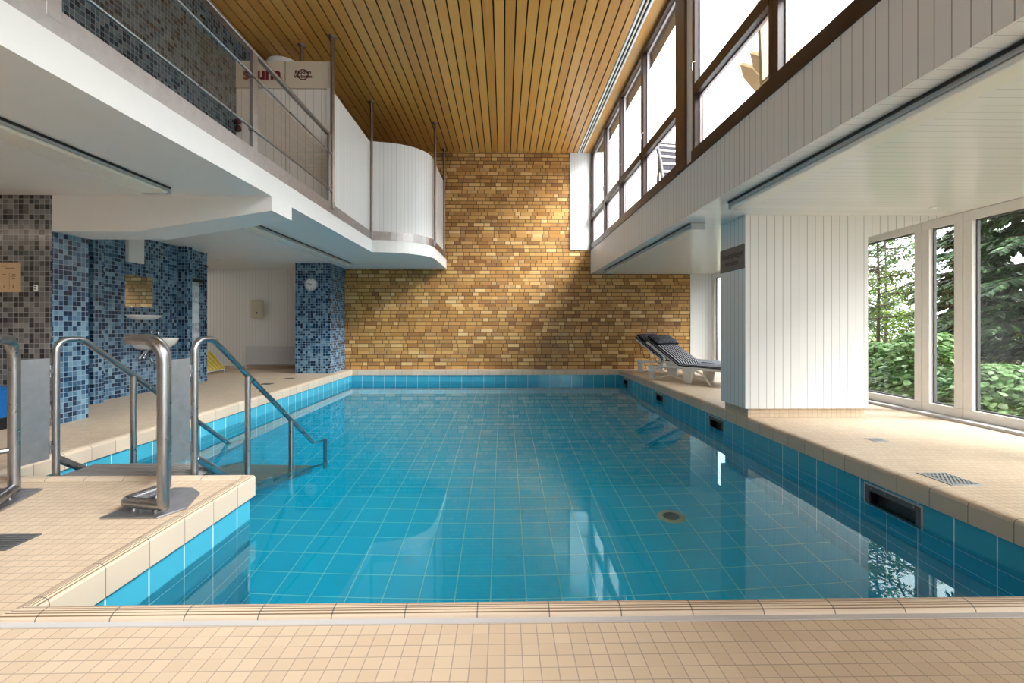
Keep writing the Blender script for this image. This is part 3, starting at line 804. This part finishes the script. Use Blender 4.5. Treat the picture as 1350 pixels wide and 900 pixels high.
# hanger rods
def rod(x, y, z0, label):
    t = thing('hanger_rod', (x, y, z0), label, 'hanger rod', group='steel rods hanging the balcony from the ceiling')
    m = MB(); m.tube([(x, y, z0), (x, y, ZC)], .026, seg=14); m.build('rod', M['rod'], t)
    m = MB(); m.lathe([(.05, 0), (.05, .014), (.03, .02), (.022, .04)][::-1], (x, y, ZC - .04)) if False else m.lathe([(.022, -.04), (.03, -.02), (.055, -.014), (.055, 0)], (x, y, ZC)); m.build('ceiling_flange', M['rod'], t)
    m = MB(); m.box(x - .02, x + .02, y - .04, y + .04, z0, z0 + .10); m.build('foot_bracket', M['steel'], t)
rod(XB - .02, 6.68, 2.60, 'steel hanger rod at the end of the balcony railing beside the flat white boards')
rod(XB - .015, 8.62, 2.56, 'steel hanger rod at the corner where the white parapet starts to curve')
rod(XB + .985, 9.50, 2.56, 'steel hanger rod at the end of the curved white parapet')
rod(-1.345, 10.93, 2.56, 'thin steel hanger rod close to the brick wall')
rod(-2.86, 6.90, 2.56, 'steel hanger rod behind the cream sign boards near the round ceiling lamp')
# signs on partition
t = thing('sauna_sign', (-3.36, 6.74, 4.28), 'cream board with dark red sauna lettering above the balcony partition', 'sign')
m = MB(); m.box(XUL, -3.03, 6.745, 6.80, 4.285, 4.66); m.build('board', M['cream'], t, bevel=.003)
text('lettering', 'sauna', .235, M['red'], t, (-3.34, 6.742, 4.475), (R(90), 0, 0), bold=.009, sx=1.0)
t = thing('smoking_sign', (-2.7, 6.74, 4.28), 'cream board with framed no smoking notice and red ring beside the sauna board', 'sign')
m = MB(); m.box(-3.02, XB - .06, 6.745, 6.80, 4.285, 4.66); m.build('board', M['cream'], t, bevel=.003)
m = MB(); m.box(-2.93, -2.62, 6.741, 6.746, 4.37, 4.585); m.build('notice_panel', M['cream'], t, bevel=.001)
text('lettering', 'Rauchen\nVerboten', .062, M['ink'], t, (-2.775, 6.739, 4.475), (R(90), 0, 0), bold=.002, sx=1.05)
m = MB(); m.tube([(-2.775 +   .070 * math.cos(2 * math.pi * j / 24), 6.738, 4.47 + .070 * math.sin(2 * math.pi * j / 24)) for j in range(24)], .007, seg=6, closed=True); m.build('red_ring', M['red'], t)
for z, w_ in ((3.80, 'upper'), (3.70, 'lower')):
    t = thing('door_knob', (-3.62, 6.75, z), '%s of two dark maroon round knobs on the cream boards by the mosaic wall' % w_, 'knob', group='maroon knobs on the partition')
    m = MB(); m.lathe([(.018, 0), (.02, .02), (.044, .03), (.047, .045), (.03, .06), (0, .063)], (-3.655, 6.76, z + .01), 'y', 22); m.build('knob', M['redknob'], t)
    m = MB(); m.lathe([(.03, 0), (.03, .006)], (-3.655, 6.76, z + .01), 'y', 18); m.build('rose', M['redknob'], t)
t = thing('ceiling_lamp', (-3.16, 7.1, ZC), 'round white dome lamp on the wooden ceiling behind the sauna board', 'lamp')
m = MB(); m.lathe([(0, -.16), (.12, -.15), (.20, -.11), (.225, -.05), (.225, -.02)], (-3.33, 7.36, ZC)); m.build('shade', M['gloss_white'], t)
m = MB(); m.lathe([(.15, -.03), (.15, 0)], (-3.33, 7.36, ZC)); m.build('base', M['gloss_white'], t)

# ---- strip lights
def strip_light(x0, x1, y0, y1, zt, h, label, group, on=False):
    zt -= .003
    t = thing('strip_light', ((x0 + x1) / 2, (y0 + y1) / 2, zt - h), label, 'strip light', group=group)
    m = MB(); m.box(x0, x1, y0, y1, zt - h * .55, zt - .004); m.box(x0 + .02, x1 - .02, y0 + .02, y1 - .02, zt - .005, zt); m.build('housing', M['alu'], t, bevel=.004)
    m = MB(); m.box(x0 + .004, x1 - .004, y0 + .03, y1 - .03, zt - h, zt - h * .55); m.build('diffuser', M['lamp_on'] if on == 1 else M['fill_glow'] if on else M['diffuser'], t, bevel=.012)
    m = MB(); m.box(x0 - .014 if x0 > 0 else x1, x0 if x0 > 0 else x1 + .014, y0 + .02, y1 - .02, zt - .014, zt); m.build('shadow_gap_strip', M['black'], t)  # black strip draws the shadow line between housing and soffit
    for y in (y0, y1 - .03):
        m = MB(); m.box(x0, x1, y, y + .03, zt - h - .002, zt - h * .55); m.build('end_cap', M['alu'], t)
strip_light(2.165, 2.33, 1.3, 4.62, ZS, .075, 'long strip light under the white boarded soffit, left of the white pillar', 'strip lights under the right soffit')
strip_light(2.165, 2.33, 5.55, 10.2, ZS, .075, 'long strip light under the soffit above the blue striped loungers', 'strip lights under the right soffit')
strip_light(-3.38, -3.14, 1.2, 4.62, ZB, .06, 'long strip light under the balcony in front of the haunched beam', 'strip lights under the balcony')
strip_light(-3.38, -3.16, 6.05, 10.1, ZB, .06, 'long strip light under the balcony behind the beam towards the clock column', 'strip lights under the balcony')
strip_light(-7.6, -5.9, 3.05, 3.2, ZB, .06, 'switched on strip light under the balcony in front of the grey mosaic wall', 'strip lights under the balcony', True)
strip_light(-7.7, -7.5, 8.95, 10.4, ZB, .06, 'unseen lit strip added to brighten the changing area behind the mosaic wall', 'strip lights under the balcony', 2)  # added fill, out of view, to brighten the white boarded wall
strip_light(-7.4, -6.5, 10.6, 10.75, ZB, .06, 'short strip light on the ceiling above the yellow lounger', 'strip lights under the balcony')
for x, y, zz, lb in ((4.33, 4.8, ZS, 'small round detector on the soffit near the open garden windows'), (3.55, 7.6, ZS, 'small round detector on the soffit above the pool loungers'), (-5.6, 9.6, ZB, 'small round detector on the ceiling in front of the towel dispenser')):
    t = thing('smoke_detector', (x, y, zz), lb, 'detector', group='ceiling detectors')
    m = MB(); m.lathe([(0, -.022), (.02, -.022), (.028, -.012), (.034, 0)], (x, y, zz)); m.build('cover', M['gloss_white'], t)
    m = MB(); m.lathe([(.037, -.005), (.04, 0)], (x, y, zz)); m.build('base', M['alu'], t)

# ---- jump-in prohibition sign on the pillar
t = thing('prohibition_sign', (2.595, 5.45, 1.6), 'dark grey sign with black lettering on the shaded side of the white pillar', 'sign')
m = MB(); m.box(2.592, 2.600, 5.165, 5.745, 1.62, 1.885); m.build('plate', M['signgrey'], t)
text('lettering', 'Hineinspringen\nverboten', .092, M['black'], t, (2.591, 5.455, 1.752), (R(90), 0, R(-90)), bold=.001, sx=.93)

# ---- pool skimmers, pool drain
for q, (a, b) in enumerate(SKIM):
    lb = ['large black skimmer mouth in the pool wall, nearest to the camera', 'black skimmer mouth in the pool wall beside the white pillar', 'black skimmer mouth in the pool wall below the near lounger', 'black skimmer mouth in the pool wall closest to the brick wall'][q]
    t = thing('pool_skimmer', (PX1, (a + b) / 2, -.33), lb, 'skimmer', group='skimmers along the right pool wall')
    z0, z1 = -.315, -.175
    m = MB(); frame_x(m, PX1 - .010, PX1 + .004, a - .02, b + .02, z0 - .02, z1 + .02, .036); fr = m.build('frame', M['dkgrey'], t)
    m = MB(); frame_x(m, PX1 - .006, PX1 + .002, a - .034, b + .034, z0 - .034, z1 + .034, .014); m.build('seal', M['alu'], t)
    m = MB()
    m.face([(PX1, a, z0), (PX1 + .25, a, z0), (PX1 + .25, a, z1), (PX1, a, z1)]); m.face([(PX1, b, z0), (PX1 + .25, b, z0), (PX1 + .25, b, z1), (PX1, b, z1)])
    m.face([(PX1, a, z0), (PX1, b, z0), (PX1 + .25, b, z0), (PX1 + .25, a, z0)]); m.face([(PX1, a, z1), (PX1, b, z1), (PX1 + .25, b, z1), (PX1 + .25, a, z1)])
    m.face([(PX1 + .25, a, z0), (PX1 + .25, b, z0), (PX1 + .25, b, z1), (PX1 + .25, a, z1)]); m.build('throat', M['black'], t)
    m = MB(); m.obox((PX1 + .06, (a + b) / 2, -.26), (.01, 0, .05), (0, (b - a) / 2 - .02, 0), (.003, 0, -.001)); m.build('flap', M['black'], t)
    for y in (a + .03, (a + b) / 2 + .05, b - .04):
        m = MB(); m.lathe([(0, -.004), (.005, -.003), (.006, 0)], (PX1 - .010, y, z1 + .004), 'x', 10); m.build('screw', M['chrome'], fr)
t = thing('pool_drain', (1.54, 4.42, ZFLOOR), 'round grey drain cover on the pool floor', 'drain')
m = MB(); m.lathe([(.125, 0), (.12, .012), (.075, .014), (.072, .008)], (1.54, 4.42, ZFLOOR), seg=36); m.build('rim', M['ivory'], t)
m = MB(); m.lathe([(.074, 0), (.074, .009), (.03, .012), (.028, .018), (0, .018)], (1.54, 4.42, ZFLOOR)); m.build('grille', M['dkgrey'], t)
for q in range(10):
    a = 2 * math.pi * q / 10; m = MB(); d = Vector((math.cos(a), math.sin(a), 0)); e = Vector((-math.sin(a), math.cos(a), 0))
    m.obox(Vector((1.54, 4.42, ZFLOOR + .013)) + d * .05, d * .02, e * .003, (0, 0, .003))
# ---- deck drains
def drain(cx, cy, sx, sy, mat, bars, label, along='x'):
    t = thing('floor_drain', (cx, cy, 0), label, 'floor drain', group='drains in the tiled deck')
    m = MB(); m.box(cx - sx, cx + sx, cy - sy, cy - sy + .012, 0, .004); m.box(cx - sx, cx + sx, cy + sy - .012, cy + sy, 0, .004)
    m.box(cx - sx, cx - sx + .012, cy - sy + .012, cy + sy - .012, 0, .004); m.box(cx + sx - .012, cx + sx, cy - sy + .012, cy + sy - .012, 0, .004); m.build('rim', mat, t)
    m = MB(); m.box(cx - sx + .01, cx + sx - .01, cy - sy + .01, cy + sy - .01, 0, .0012); m.build('well', M['black'], t)
    m = MB()
    for q in range(bars):
        y = cy - sy + .012 + (2 * sy - .024) * (q + .5) / bars; w_ = (2 * sy - .024) / bars * .3
        m.box(cx - sx + .012, cx + sx - .012, y - w_, y + w_, .001, .0036)
    if along == 'grid':
        for q in range(bars):
            x = cx - sx + .012 + (2 * sx - .024) * (q + .5) / bars; w_ = (2 * sx - .024) / bars * .3
            m.box(x - w_, x + w_, cy - sy + .012, cy + sy - .012, .001, .0036)
    m.build('grating', mat, t)
drain(-2.33, 2.27, .12, .085, M['dkgrey'], 6, 'black barred floor drain on the platform at the left edge of the photo')
drain(2.90, 3.10, .10, .13, M['grey'], 7, 'grey gridded floor drain beside the large near skimmer', 'grid')
drain(3.26, 4.17, .06, .06, M['grey'], 4, 'small grey square floor drain in front of the white pillar', 'grid')
drain(-4.05, 8.35, .09, .09, M['dkgrey'], 4, 'small dark floor drain on the left deck, the nearer one to the stair')
drain(-4.05, 9.2, .09, .09, M['dkgrey'], 4, 'small dark floor drain on the left deck in front of the clock column')

# ---- pool loungers
def make_lounger(label):
    t = thing('sun_lounger', (0, 0, 0), label, 'sun lounger', group='white loungers with navy striped cushions')
    Wd = .64; zs = .275; hx = .66; hz = zs
    for y in (.0, Wd):
        m = MB(); m.tube([(.02, y, zs - .05), (hx, y, zs - .012), (1.55, y, zs - .012), (1.88, y, zs - .035)], .022, (0, .3, .3, 0), 10, ); m.build('side_rail', M['lounge_white'], t, local=True)
        m = MB(); m.tube([(hx + .30, y, zs - .03), (hx + .48, y, .19), (hx + .62, y, .04), (hx + .66, y, .0)], .017, (0, .25, .2, 0), 8); m.build('arch_brace', M['lounge_white'], t, local=True)
        m = MB(); m.tube([(.10, y + (.05 if y == 0 else -.05), .02), (.45, y + (.05 if y == 0 else -.05), .11), (.82, y + (.05 if y == 0 else -.05), .02)], .012, (0, .3, 0), 8); m.build('lower_brace', M['lounge_white'], t, local=True)
        for x, wt, wb in ((.05, .085, .055), (.86, .105, .065), (1.68, .085, .05)):
            yy = y
            m = MB()
            V = [(x - wt, yy - .028, zs - .02), (x + wt, yy - .028, zs - .02), (x + wt, yy + .028, zs - .02), (x - wt, yy + .028, zs - .02), (x - wb, yy - .022, 0), (x + wb, yy - .022, 0), (x + wb, yy + .022, 0), (x - wb, yy + .022, 0)]
            m.idx(V, [(0, 1, 2, 3), (7, 6, 5, 4), (0, 4, 5, 1), (1, 5, 6, 2), (2, 6, 7, 3), (3, 7, 4, 0)])
            m.build('leg', M['lounge_white'], t, local=True, bevel=.008)
    m = MB()
    for x in [.72 + .11 * q for q in range(11)]: m.box(x, x + .07, .0, Wd, zs - .02, zs)
    m.build('seat_slats', M['lounge_white'], t, local=True)
    ux, uz = -.862, .507      # backrest direction
    Lb = .86
    back = [(hx + ux * s_, hz + uz * s_) for s_ in (0, Lb)]
    m = MB()
    for y in (.02, Wd - .02): m.tube([(back[0][0], y, back[0][1] - .01), (back[1][0], y, back[1][1] - .02)], .018, seg=10)
    for s_ in [.05 + .1 * q for q in range(8)]: m.obox((hx + ux * s_, Wd / 2, hz + uz * s_ - .01), (ux * .03, 0, uz * .03), (0, Wd / 2 - .02, 0), (.5 * .008, 0, .86 * .008))
    m.build('backrest_frame', M['lounge_white'], t, local=True)
    m = MB(); m.tube([(hx + ux * .45, .04, hz + uz * .45 - .02), (.34, .04, zs - .02)], .012, seg=8); m.tube([(hx + ux * .45, Wd - .04, hz + uz * .45 - .02), (.34, Wd - .04, zs - .02)], .012, seg=8); m.build('backrest_prop', M['lounge_white'], t, local=True)
    def pad(m, p0, p1, th, y0, y1, lift):
        p0, p1 = Vector(p0), Vector(p1); d = (p1 - p0); L = d.length; d.normalize(); nrm = Vector((-d.z, 0, d.x)); nrm = nrm if nrm.z > 0 else -nrm
        nx, ny = 12, 10; T = []; UV = []
        for side in (1, 0):
            for i in range(nx + 1):
                for j in range(ny + 1):
                    f, g_ = i / nx, j / ny
                    puff = (1 - (2 * f - 1) ** 8) * (1 - (2 * g_ - 1) ** 6)
                    y = y0 + (y1 - y0) * g_
                    T.append(p0 + d * L * f + nrm * (lift + (th * (.45 + .55 * puff) if side else 0)) + Vector((0, y, 0))); UV.append((f * L, y - y0 + .01))
        ix = lambda i, j: i * (ny + 1) + j
        n0 = (nx + 1) * (ny + 1)
        F = [(ix(i, j), ix(i + 1, j), ix(i + 1, j + 1), ix(i, j + 1)) for i in range(nx) for j in range(ny)]
        F2 = [tuple(n0 + k for k in f[::-1]) for f in F]
        for i in range(nx): F2 += [(ix(i + 1, 0), ix(i, 0), n0 + ix(i, 0), n0 + ix(i + 1, 0)), (ix(i, ny), ix(i + 1, ny), n0 + ix(i + 1, ny), n0 + ix(i, ny))]
        for j in range(ny): F2 += [(ix(0, j), ix(0, j + 1), n0 + ix(0, j + 1), n0 + ix(0, j)), (ix(nx, j + 1), ix(nx, j), n0 + ix(nx, j), n0 + ix(nx, j + 1))]
        nF = len(m.f); m.idx(T, F + F2, True, UV)
        for i, f in enumerate(m.f[nF:]): m.mi[nF + i] = 0 if i < len(F) else 1
    m = MB(); pad(m, (hx, 0, hz), (1.88, 0, hz), .055, .0, Wd, .002); m.build('seat_cushion', [M['navy_stripe'], M['navy']], t, local=True)
    m = MB(); pad(m, (hx, 0, hz), (hx + ux * (Lb + .04), 0, hz + uz * (Lb + .04)), .055, .0, Wd, .008); m.build('back_cushion', [M['navy_stripe'], M['navy']], t, local=True)
    m = MB(); pad(m, (hx + ux * .62, 0, hz + uz * .62), (hx + ux * .90, 0, hz + uz * .90), .08, .03, Wd - .03, .055); m.build('head_pillow', [M['navy_dots'], M['navy']], t, local=True)
    m = MB(); m.tube([(hx + ux * .85, .06, hz + uz * .85 - .03), (.02, .06, hz + .22), (.10, .06, hz + .05), (.2, .06, hz + .02), (.26, .06, hz + .1)], .006, (0, .1, .06, .05, 0), 6); m.build('cushion_tie', M['navy'], t, local=True)
    return t
l1 = make_lounger('white sun lounger with navy striped cushion, the one nearer the camera')
l2 = copy_tree(l1); l2['label'] = 'white sun lounger with navy striped cushion, the one nearer the brick wall'
for l, loc, rz in ((l1, (2.76, 9.08, 0), -59.5), (l2, (2.90, 10.32, 0), -59.5)):
    l.location = loc; l.rotation_euler = (0, 0, R(rz))

# ================================================================== outside
m = MB(); m.face([(XW + .1, -20, -.12), (40, -20, -.12), (40, 45, -.12), (XW + .1, 45, -.12)]); m.face([(-40, FW + .5, -.12), (XW + .1, FW + .5, -.12), (XW + .1, 45, -.12), (-40, 45, -.12)])
m.face([(-40, -20, -.12), (XW + .1, -20, -.12), (XW + .1, BACK - .05, -.12), (-40, BACK - .05, -.12)])
struct('ground', m, M['grass'])
def leaf(m, p, d, n, L, W_):
    d = d.normalized(); s_ = d.cross(n)
    if s_.length < 1e-3: s_ = Vector((1, 0, 0))
    s_.normalize(); n = s_.cross(d)
    P = [p, p + d * L * .35 + s_ * W_ * .5 - n * L * .03, p + d * L * .75 + s_ * W_ * .38 - n * L * .10, p + d * L - n * L * .22, p + d * L * .75 - s_ * W_ * .38 - n * L * .10, p + d * L * .35 - s_ * W_ * .5 - n * L * .03, p + d * L * .5 + n * L * .03]
    m.idx(P, [(0, 1, 6), (1, 2, 6), (2, 3, 6), (3, 4, 6), (4, 5, 6), (5, 0, 6)])
rnd = random.Random(11)
def shrub(x, y, r, h, n, mat, label, L=(.09, .17), name='leafy_shrub', z0=-.12):
    t = thing(name, (x, y, z0), label, 'shrub', group='shrubs outside the garden windows')
    m = MB(); ms = MB()
    for k_ in range(9):
        a = rnd.uniform(0, 6.28); q = rnd.uniform(.2, .8) * r
        ms.tube([(x, y, z0), (x + q * .4 * math.cos(a), y + q * .4 * math.sin(a), z0 + h * .4), (x + q * math.cos(a), y + q * math.sin(a), z0 + h * rnd.uniform(.7, .95))], .008, seg=6)
    ms.build('stem', M['bark'], t)
    for k_ in range(n):
        a = rnd.uniform(0, 6.28); f = rnd.random() ** .5; zz = rnd.uniform(.05, 1)
        q = r * f * math.sqrt(max(.05, 1 - (zz * .95) ** 2.2)) * rnd.uniform(.8, 1.05)
        p = Vector((x + q * math.cos(a), y + q * math.sin(a), z0 + h * zz))
        d = Vector((math.cos(a) + rnd.uniform(-.6, .6), math.sin(a) + rnd.uniform(-.6, .6), rnd.uniform(-.45, .15)))
        nn = Vector((rnd.uniform(-.4, .4), rnd.uniform(-.4, .4), 1))
        l_ = rnd.uniform(*L); leaf(m, p, d, nn, l_, l_ * rnd.uniform(.65, .9))
    m.build('foliage', mat, t)
for (x, y, r, h, n, L, lb) in ((6.0, 6.75, .62, 1.02, 1500, (.06, .13), 'pale leafy shrub outside the narrow garden window'),
                              (6.25, 7.9, .65, .85, 1400, (.06, .12), 'pale leafy shrub outside the garden window next to the pillar'),
                              (5.95, 5.75, .62, .66, 1400, (.06, .12), 'low pale leafy shrub outside the wide garden window'),
                              (6.1, 4.8, .75, .5, 1500, (.06, .11), 'low spreading pale shrub at the right edge behind the wide garden window'),
                              (6.7, 3.6, .8, .6, 500, (.09, .16), 'pale leafy shrub out of sight beside the near garden windows')):
    shrub(x, y, r, h, n, M['leaf_pale'], lb, L)
shrub(10.5, 13.0, 1.6, 2.2, 2200, M['leaf_bright'], 'large bright green bush in the distance behind the thin sapling', (.07, .13))
shrub(8.6, 10.4, 1.0, 1.45, 1500, M['leaf_bright'], 'bright green bush behind the pale shrubs near the thin sapling', (.05, .10))
shrub(8.8, 8.0, 1.0, 1.5, 1500, M['leaf_bright'], 'bright green bush behind the narrow garden window', (.05, .10))
shrub(9.0, 6.2, 1.2, 1.5, 1500, M['leaf_bright'], 'bright green bush in the shade of the dark conifer', (.05, .10))
def conifer(x, y, h, r, n, label, zlow=.3, droop=.35):
    t = thing('conifer', (x, y, -.12), label, 'tree', group='conifers outside the garden windows')
    m = MB(); m.tube([(x, y, -.12), (x, y, h)], .1, seg=10, rs=[.14, .02]); m.build('trunk', M['bark'], t)
    m = MB(); mb = MB(); nb = n
    for k_ in range(nb):
        z = zlow + (h - zlow) * (k_ + rnd.random()) / nb; rr = r * (1 - (z - zlow) / (h - zlow + .3)) * rnd.uniform(.75, 1.1)
        a = rnd.uniform(0, 6.28); d = Vector((math.cos(a), math.sin(a), 0)); s_ = Vector((-d.y, d.x, 0))
        pts = [Vector((x, y, z)) + d * rr * f + Vector((0, 0, rr * (.12 * f - droop * f * f))) for f in (0, .33, .66, 1)]
        mb.tube(pts, .012, seg=5, rs=[.02, .015, .01, .004])
        ns = max(8, int(rr * 30))
        for q in range(ns):
            f = .15 + .85 * (q + rnd.random()) / ns
            p = Vector((x, y, z)) + d * rr * f + Vector((0, 0, rr * (.12 * f - droop * f * f)))
            for sg in (-1, 1):
                L = rnd.uniform(.12, .30) * (1.15 - .6 * f)
                dd = (d * rnd.uniform(.5, 1.0) + s_ * sg * rnd.uniform(.5, 1.0) + Vector((0, 0, rnd.uniform(-.5, .0)))).normalized()
                nn = Vector((rnd.uniform(-.3, .3), rnd.uniform(-.3, .3), 1))
                leaf(m, p, dd, nn, L * 1.1, L * .42)
                leaf(m, p + dd * L * .4, (dd + s_ * .6 * sg).normalized(), nn, L * .6, L * .2)
    mb.build('branches', M['bark'], t)
    m.build('foliage', M['leaf_conifer'], t)
conifer(8.2, 7.2, 5.6, 2.0, 150, 'dark drooping conifer filling the wide garden window', .5)
conifer(9.0, 9.0, 5.4, 1.5, 100, 'dark conifer seen through the narrow garden window', .9)
conifer(11.2, 8.0, 6.5, 2.6, 130, 'tall dark conifer standing behind the drooping conifer', .2)
conifer(10.8, 11.0, 3.6, 1.6, 50, 'small conifer in the distance behind the thin sapling', .2)
conifer(9.0, 4.9, 5.8, 2.1, 130, 'dark drooping conifer at the right edge of the garden view', .5)
conifer(14.0, 12.5, 7.0, 2.8, 70, 'tall conifer in the distance left of the thin sapling', .0)
conifer(15.0, 9.5, 8.0, 3.0, 70, 'tall distant conifer in the last row behind the narrow garden window', .0)
conifer(8.3, 2.4, 6.0, 2.2, 70, 'unseen conifer beyond the right edge, added to shade the garden windows', .3)  # out of view, added to keep sun off the lower windows
conifer(8.0, -.6, 6.0, 2.2, 70, 'unseen conifer behind the camera, added to shade the garden windows', .3)  # also unseen, added as a sun block for the lower windows
conifer(12.2, 5.4, 6.5, 2.8, 120, 'tall dark conifer far behind the right garden window', .2)
def sapling(x, y, h, label):
    t = thing('sapling_tree', (x, y, -.12), label, 'tree', group='saplings outside the garden windows')
    m = MB(); m.tube([(x, y, -.12), (x + .03, y + .02, h * .5), (x - .04, y, h)], .03, seg=8, rs=[.032, .022, .008])
    ml = MB(); mb = MB()
    for k_ in range(52):
        z = rnd.uniform(.9, h); a = rnd.uniform(0, 6.28); L = rnd.uniform(.5, 1.3)
        d = Vector((math.cos(a), math.sin(a), rnd.uniform(-.15, .45)))
        p0 = Vector((x, y, z)); mb.tube([p0, p0 + d * L * .6, p0 + d * L + Vector((0, 0, .05))], .008, seg=5, rs=[.014, .009, .004])
        for q in range(46):
            f = rnd.uniform(.2, 1.05); p = p0 + d * L * f + Vector((rnd.uniform(-.12, .12), rnd.uniform(-.12, .12), rnd.uniform(-.08, .08)))
            l_ = rnd.uniform(.05, .10); leaf(ml, p, Vector((rnd.uniform(-1, 1), rnd.uniform(-1, 1), rnd.uniform(-.6, .2))), Vector((rnd.uniform(-.5, .5), rnd.uniform(-.5, .5), 1)), l_, l_ * .55)
    m.build('trunk', M['bark'], t); mb.build('branches', M['bark'], t); ml.build('foliage', M['leaf_sapling'], t)
sapling(7.1, 9.05, 3.6, 'thin sapling with a dark stem seen left through the garden window by the pillar')
sapling(9.6, 12.0, 4.6, 'broad leafy sapling in the distance right of the thin sapling')
sapling(8.3, 11.0, 4.2, 'slender leafy sapling further back behind the thin sapling')

# ---- terrace furniture seen through the upper windows
ZT = 2.60
def terrace_chair(x, y, lean, L, label, rz=0):
    t = thing('garden_chair', (x, y, ZT), label, 'garden chair', rz, group='wooden chairs on the terrace')
    m = MB(); m.box(-.20, .20, -.22, .22, .42, .445); m.build('seat', M['palewood'], t, local=True, bevel=.004)
    for sx in (-1, 1):
        for sy in (-1, 1):
            m = MB(); m.box(sx * .18 - .02, sx * .18 + .02, sy * .2 - .02, sy * .2 + .02, 0, .42); m.build('leg', M['palewood'], t, local=True)
    ca, sa = math.cos(R(lean)), math.sin(R(lean))
    for xx in (-.10, .10):
        out = [(xx - .09, 0), (xx + .09, 0), (xx + .09, L - .12), (xx, L), (xx - .09, L - .12)]
        V = [(px, .20 + h * sa + d * ca, .445 + h * ca - d * sa) for d in (0, .045) for px, h in out]
        n_ = len(out); m = MB(); m.idx(V, [list(range(n_)), list(range(n_, 2 * n_))[::-1]] + [(i, n_ + i, n_ + (i + 1) % n_, (i + 1) % n_) for i in range(n_)])
        m.build('back_board', M['palewood'], t, local=True, bevel=.003)
    return t
terrace_chair(3.18, 4.75, 42, .84, 'pale wooden garden chair on the terrace, the tilted one with a pointed back board', R(90))
terrace_chair(2.36, 3.82, 4, .84, 'pale wooden garden chair on the terrace, upright one beside the window mullion')
t = thing('slatted_recliner', (2.75, 7.9, ZT), 'dark curved recliner with pale slats on the terrace behind the upper window', 'recliner')
P = [Vector((2.58, 7.75 + .62 * (q / 10) ** 1.5, ZT + .42 + 1.25 * math.sin(q / 10 * 1.35))) for q in range(11)]
W3 = Vector((.50, .10, 0))
for f in (0, 1):
    m = MB(); m.tube([p_ + W3 * f for p_ in P], .032, seg=8); m.build('side_rail', M['dkgrey'], t)
m = MB(); m.idx([p_ + W3 * f + Vector((0, -.01, 0)) for p_ in P for f in (0, 1)] + [p_ + W3 * f + Vector((0, .015, 0)) for p_ in P for f in (0, 1)],
    [(2 * q, 2 * q + 1, 2 * q + 3, 2 * q + 2) for q in range(10)] + [(22 + 2 * q, 22 + 2 * q + 2, 22 + 2 * q + 3, 22 + 2 * q + 1) for q in range(10)]); m.build('seat_cloth', M['navy'], t)
m = MB()
for q in range(1, 10): m.tube([P[q] + Vector((0, -.02, 0)), P[q] + W3 + Vector((0, -.02, 0))], .020, seg=8)
m.build('slats', M['pvc'], t)
for f in (0, 1):
    a_ = P[0] + W3 * f; m = MB(); m.tube([a_, (a_.x, a_.y, ZT)], .022, seg=8); m.build('leg', M['dkgrey'], t)
    a_ = P[5] + W3 * f; m = MB(); m.tube([a_, (a_.x, a_.y + .25, ZT)], .022, seg=8); m.build('leg', M['dkgrey'], t)
shrub(3.5, 7.3, .30, 1.55, 260, M['leaf_pale'], 'small potted plant on the terrace behind the slatted recliner', (.06, .11), 'terrace_plant', ZT)

# ================================================================== light, camera
SKY = 5.6; EXPO = 0.42
w = bpy.data.worlds.new('overcast'); SC.world = w; w.use_nodes = True
nt = w.node_tree; nt.nodes.clear()
bg = nt.nodes.new('ShaderNodeBackground'); wo = nt.nodes.new('ShaderNodeOutputWorld')
tc = nt.nodes.new('ShaderNodeTexCoord'); sp = nt.nodes.new('ShaderNodeSeparateXYZ'); cr = nt.nodes.new('ShaderNodeValToRGB')
nt.links.new(tc.outputs['Generated'], sp.inputs[0]); nt.links.new(sp.outputs[2], cr.inputs[0])
cr.color_ramp.elements[0].position = 0; cr.color_ramp.elements[0].color = (.50, .53, .56, 1)
cr.color_ramp.elements[1].position = .6; cr.color_ramp.elements[1].color = (.97, .985, 1.0, 1)
nt.links.new(cr.outputs[0], bg.inputs[0]); bg.inputs[1].default_value = SKY; nt.links.new(bg.outputs[0], wo.inputs[0])

# the sun behind thin cloud: a wide, soft source high on the garden side
sl = bpy.data.lights.new('hazy_sun', 'SUN'); sl.energy = 13.0; sl.angle = R(38); sl.color = (1.0, .985, .97)
so = bpy.data.objects.new('hazy_sun', sl); COL.objects.link(so)
so.rotation_euler = Vector((-.64, .38, -.68)).to_track_quat('-Z', 'Y').to_euler(); so.location = (20, -6, 20)

cam = bpy.data.cameras.new('camera'); co = bpy.data.objects.new('camera', cam); COL.objects.link(co)
cam.sensor_width = 36; cam.lens = 637.5 / 1350 * 36; cam.shift_y = -21 / 1350; cam.clip_start = .02
co.location = (0, 0, 1.0); co.rotation_euler = (R(90), 0, -math.atan(.0173)); SC.camera = co
SC.view_settings.view_transform = 'Standard'; SC.view_settings.look = 'None'; SC.view_settings.gamma = 1; SC.view_settings.use_curve_mapping = False
SC.view_settings.exposure = EXPO
SC.cycles.max_bounces = 14; SC.cycles.diffuse_bounces = 7; SC.cycles.transparent_max_bounces = 24; SC.cycles.sample_clamp_indirect = 8
SC.cycles.use_denoising = True
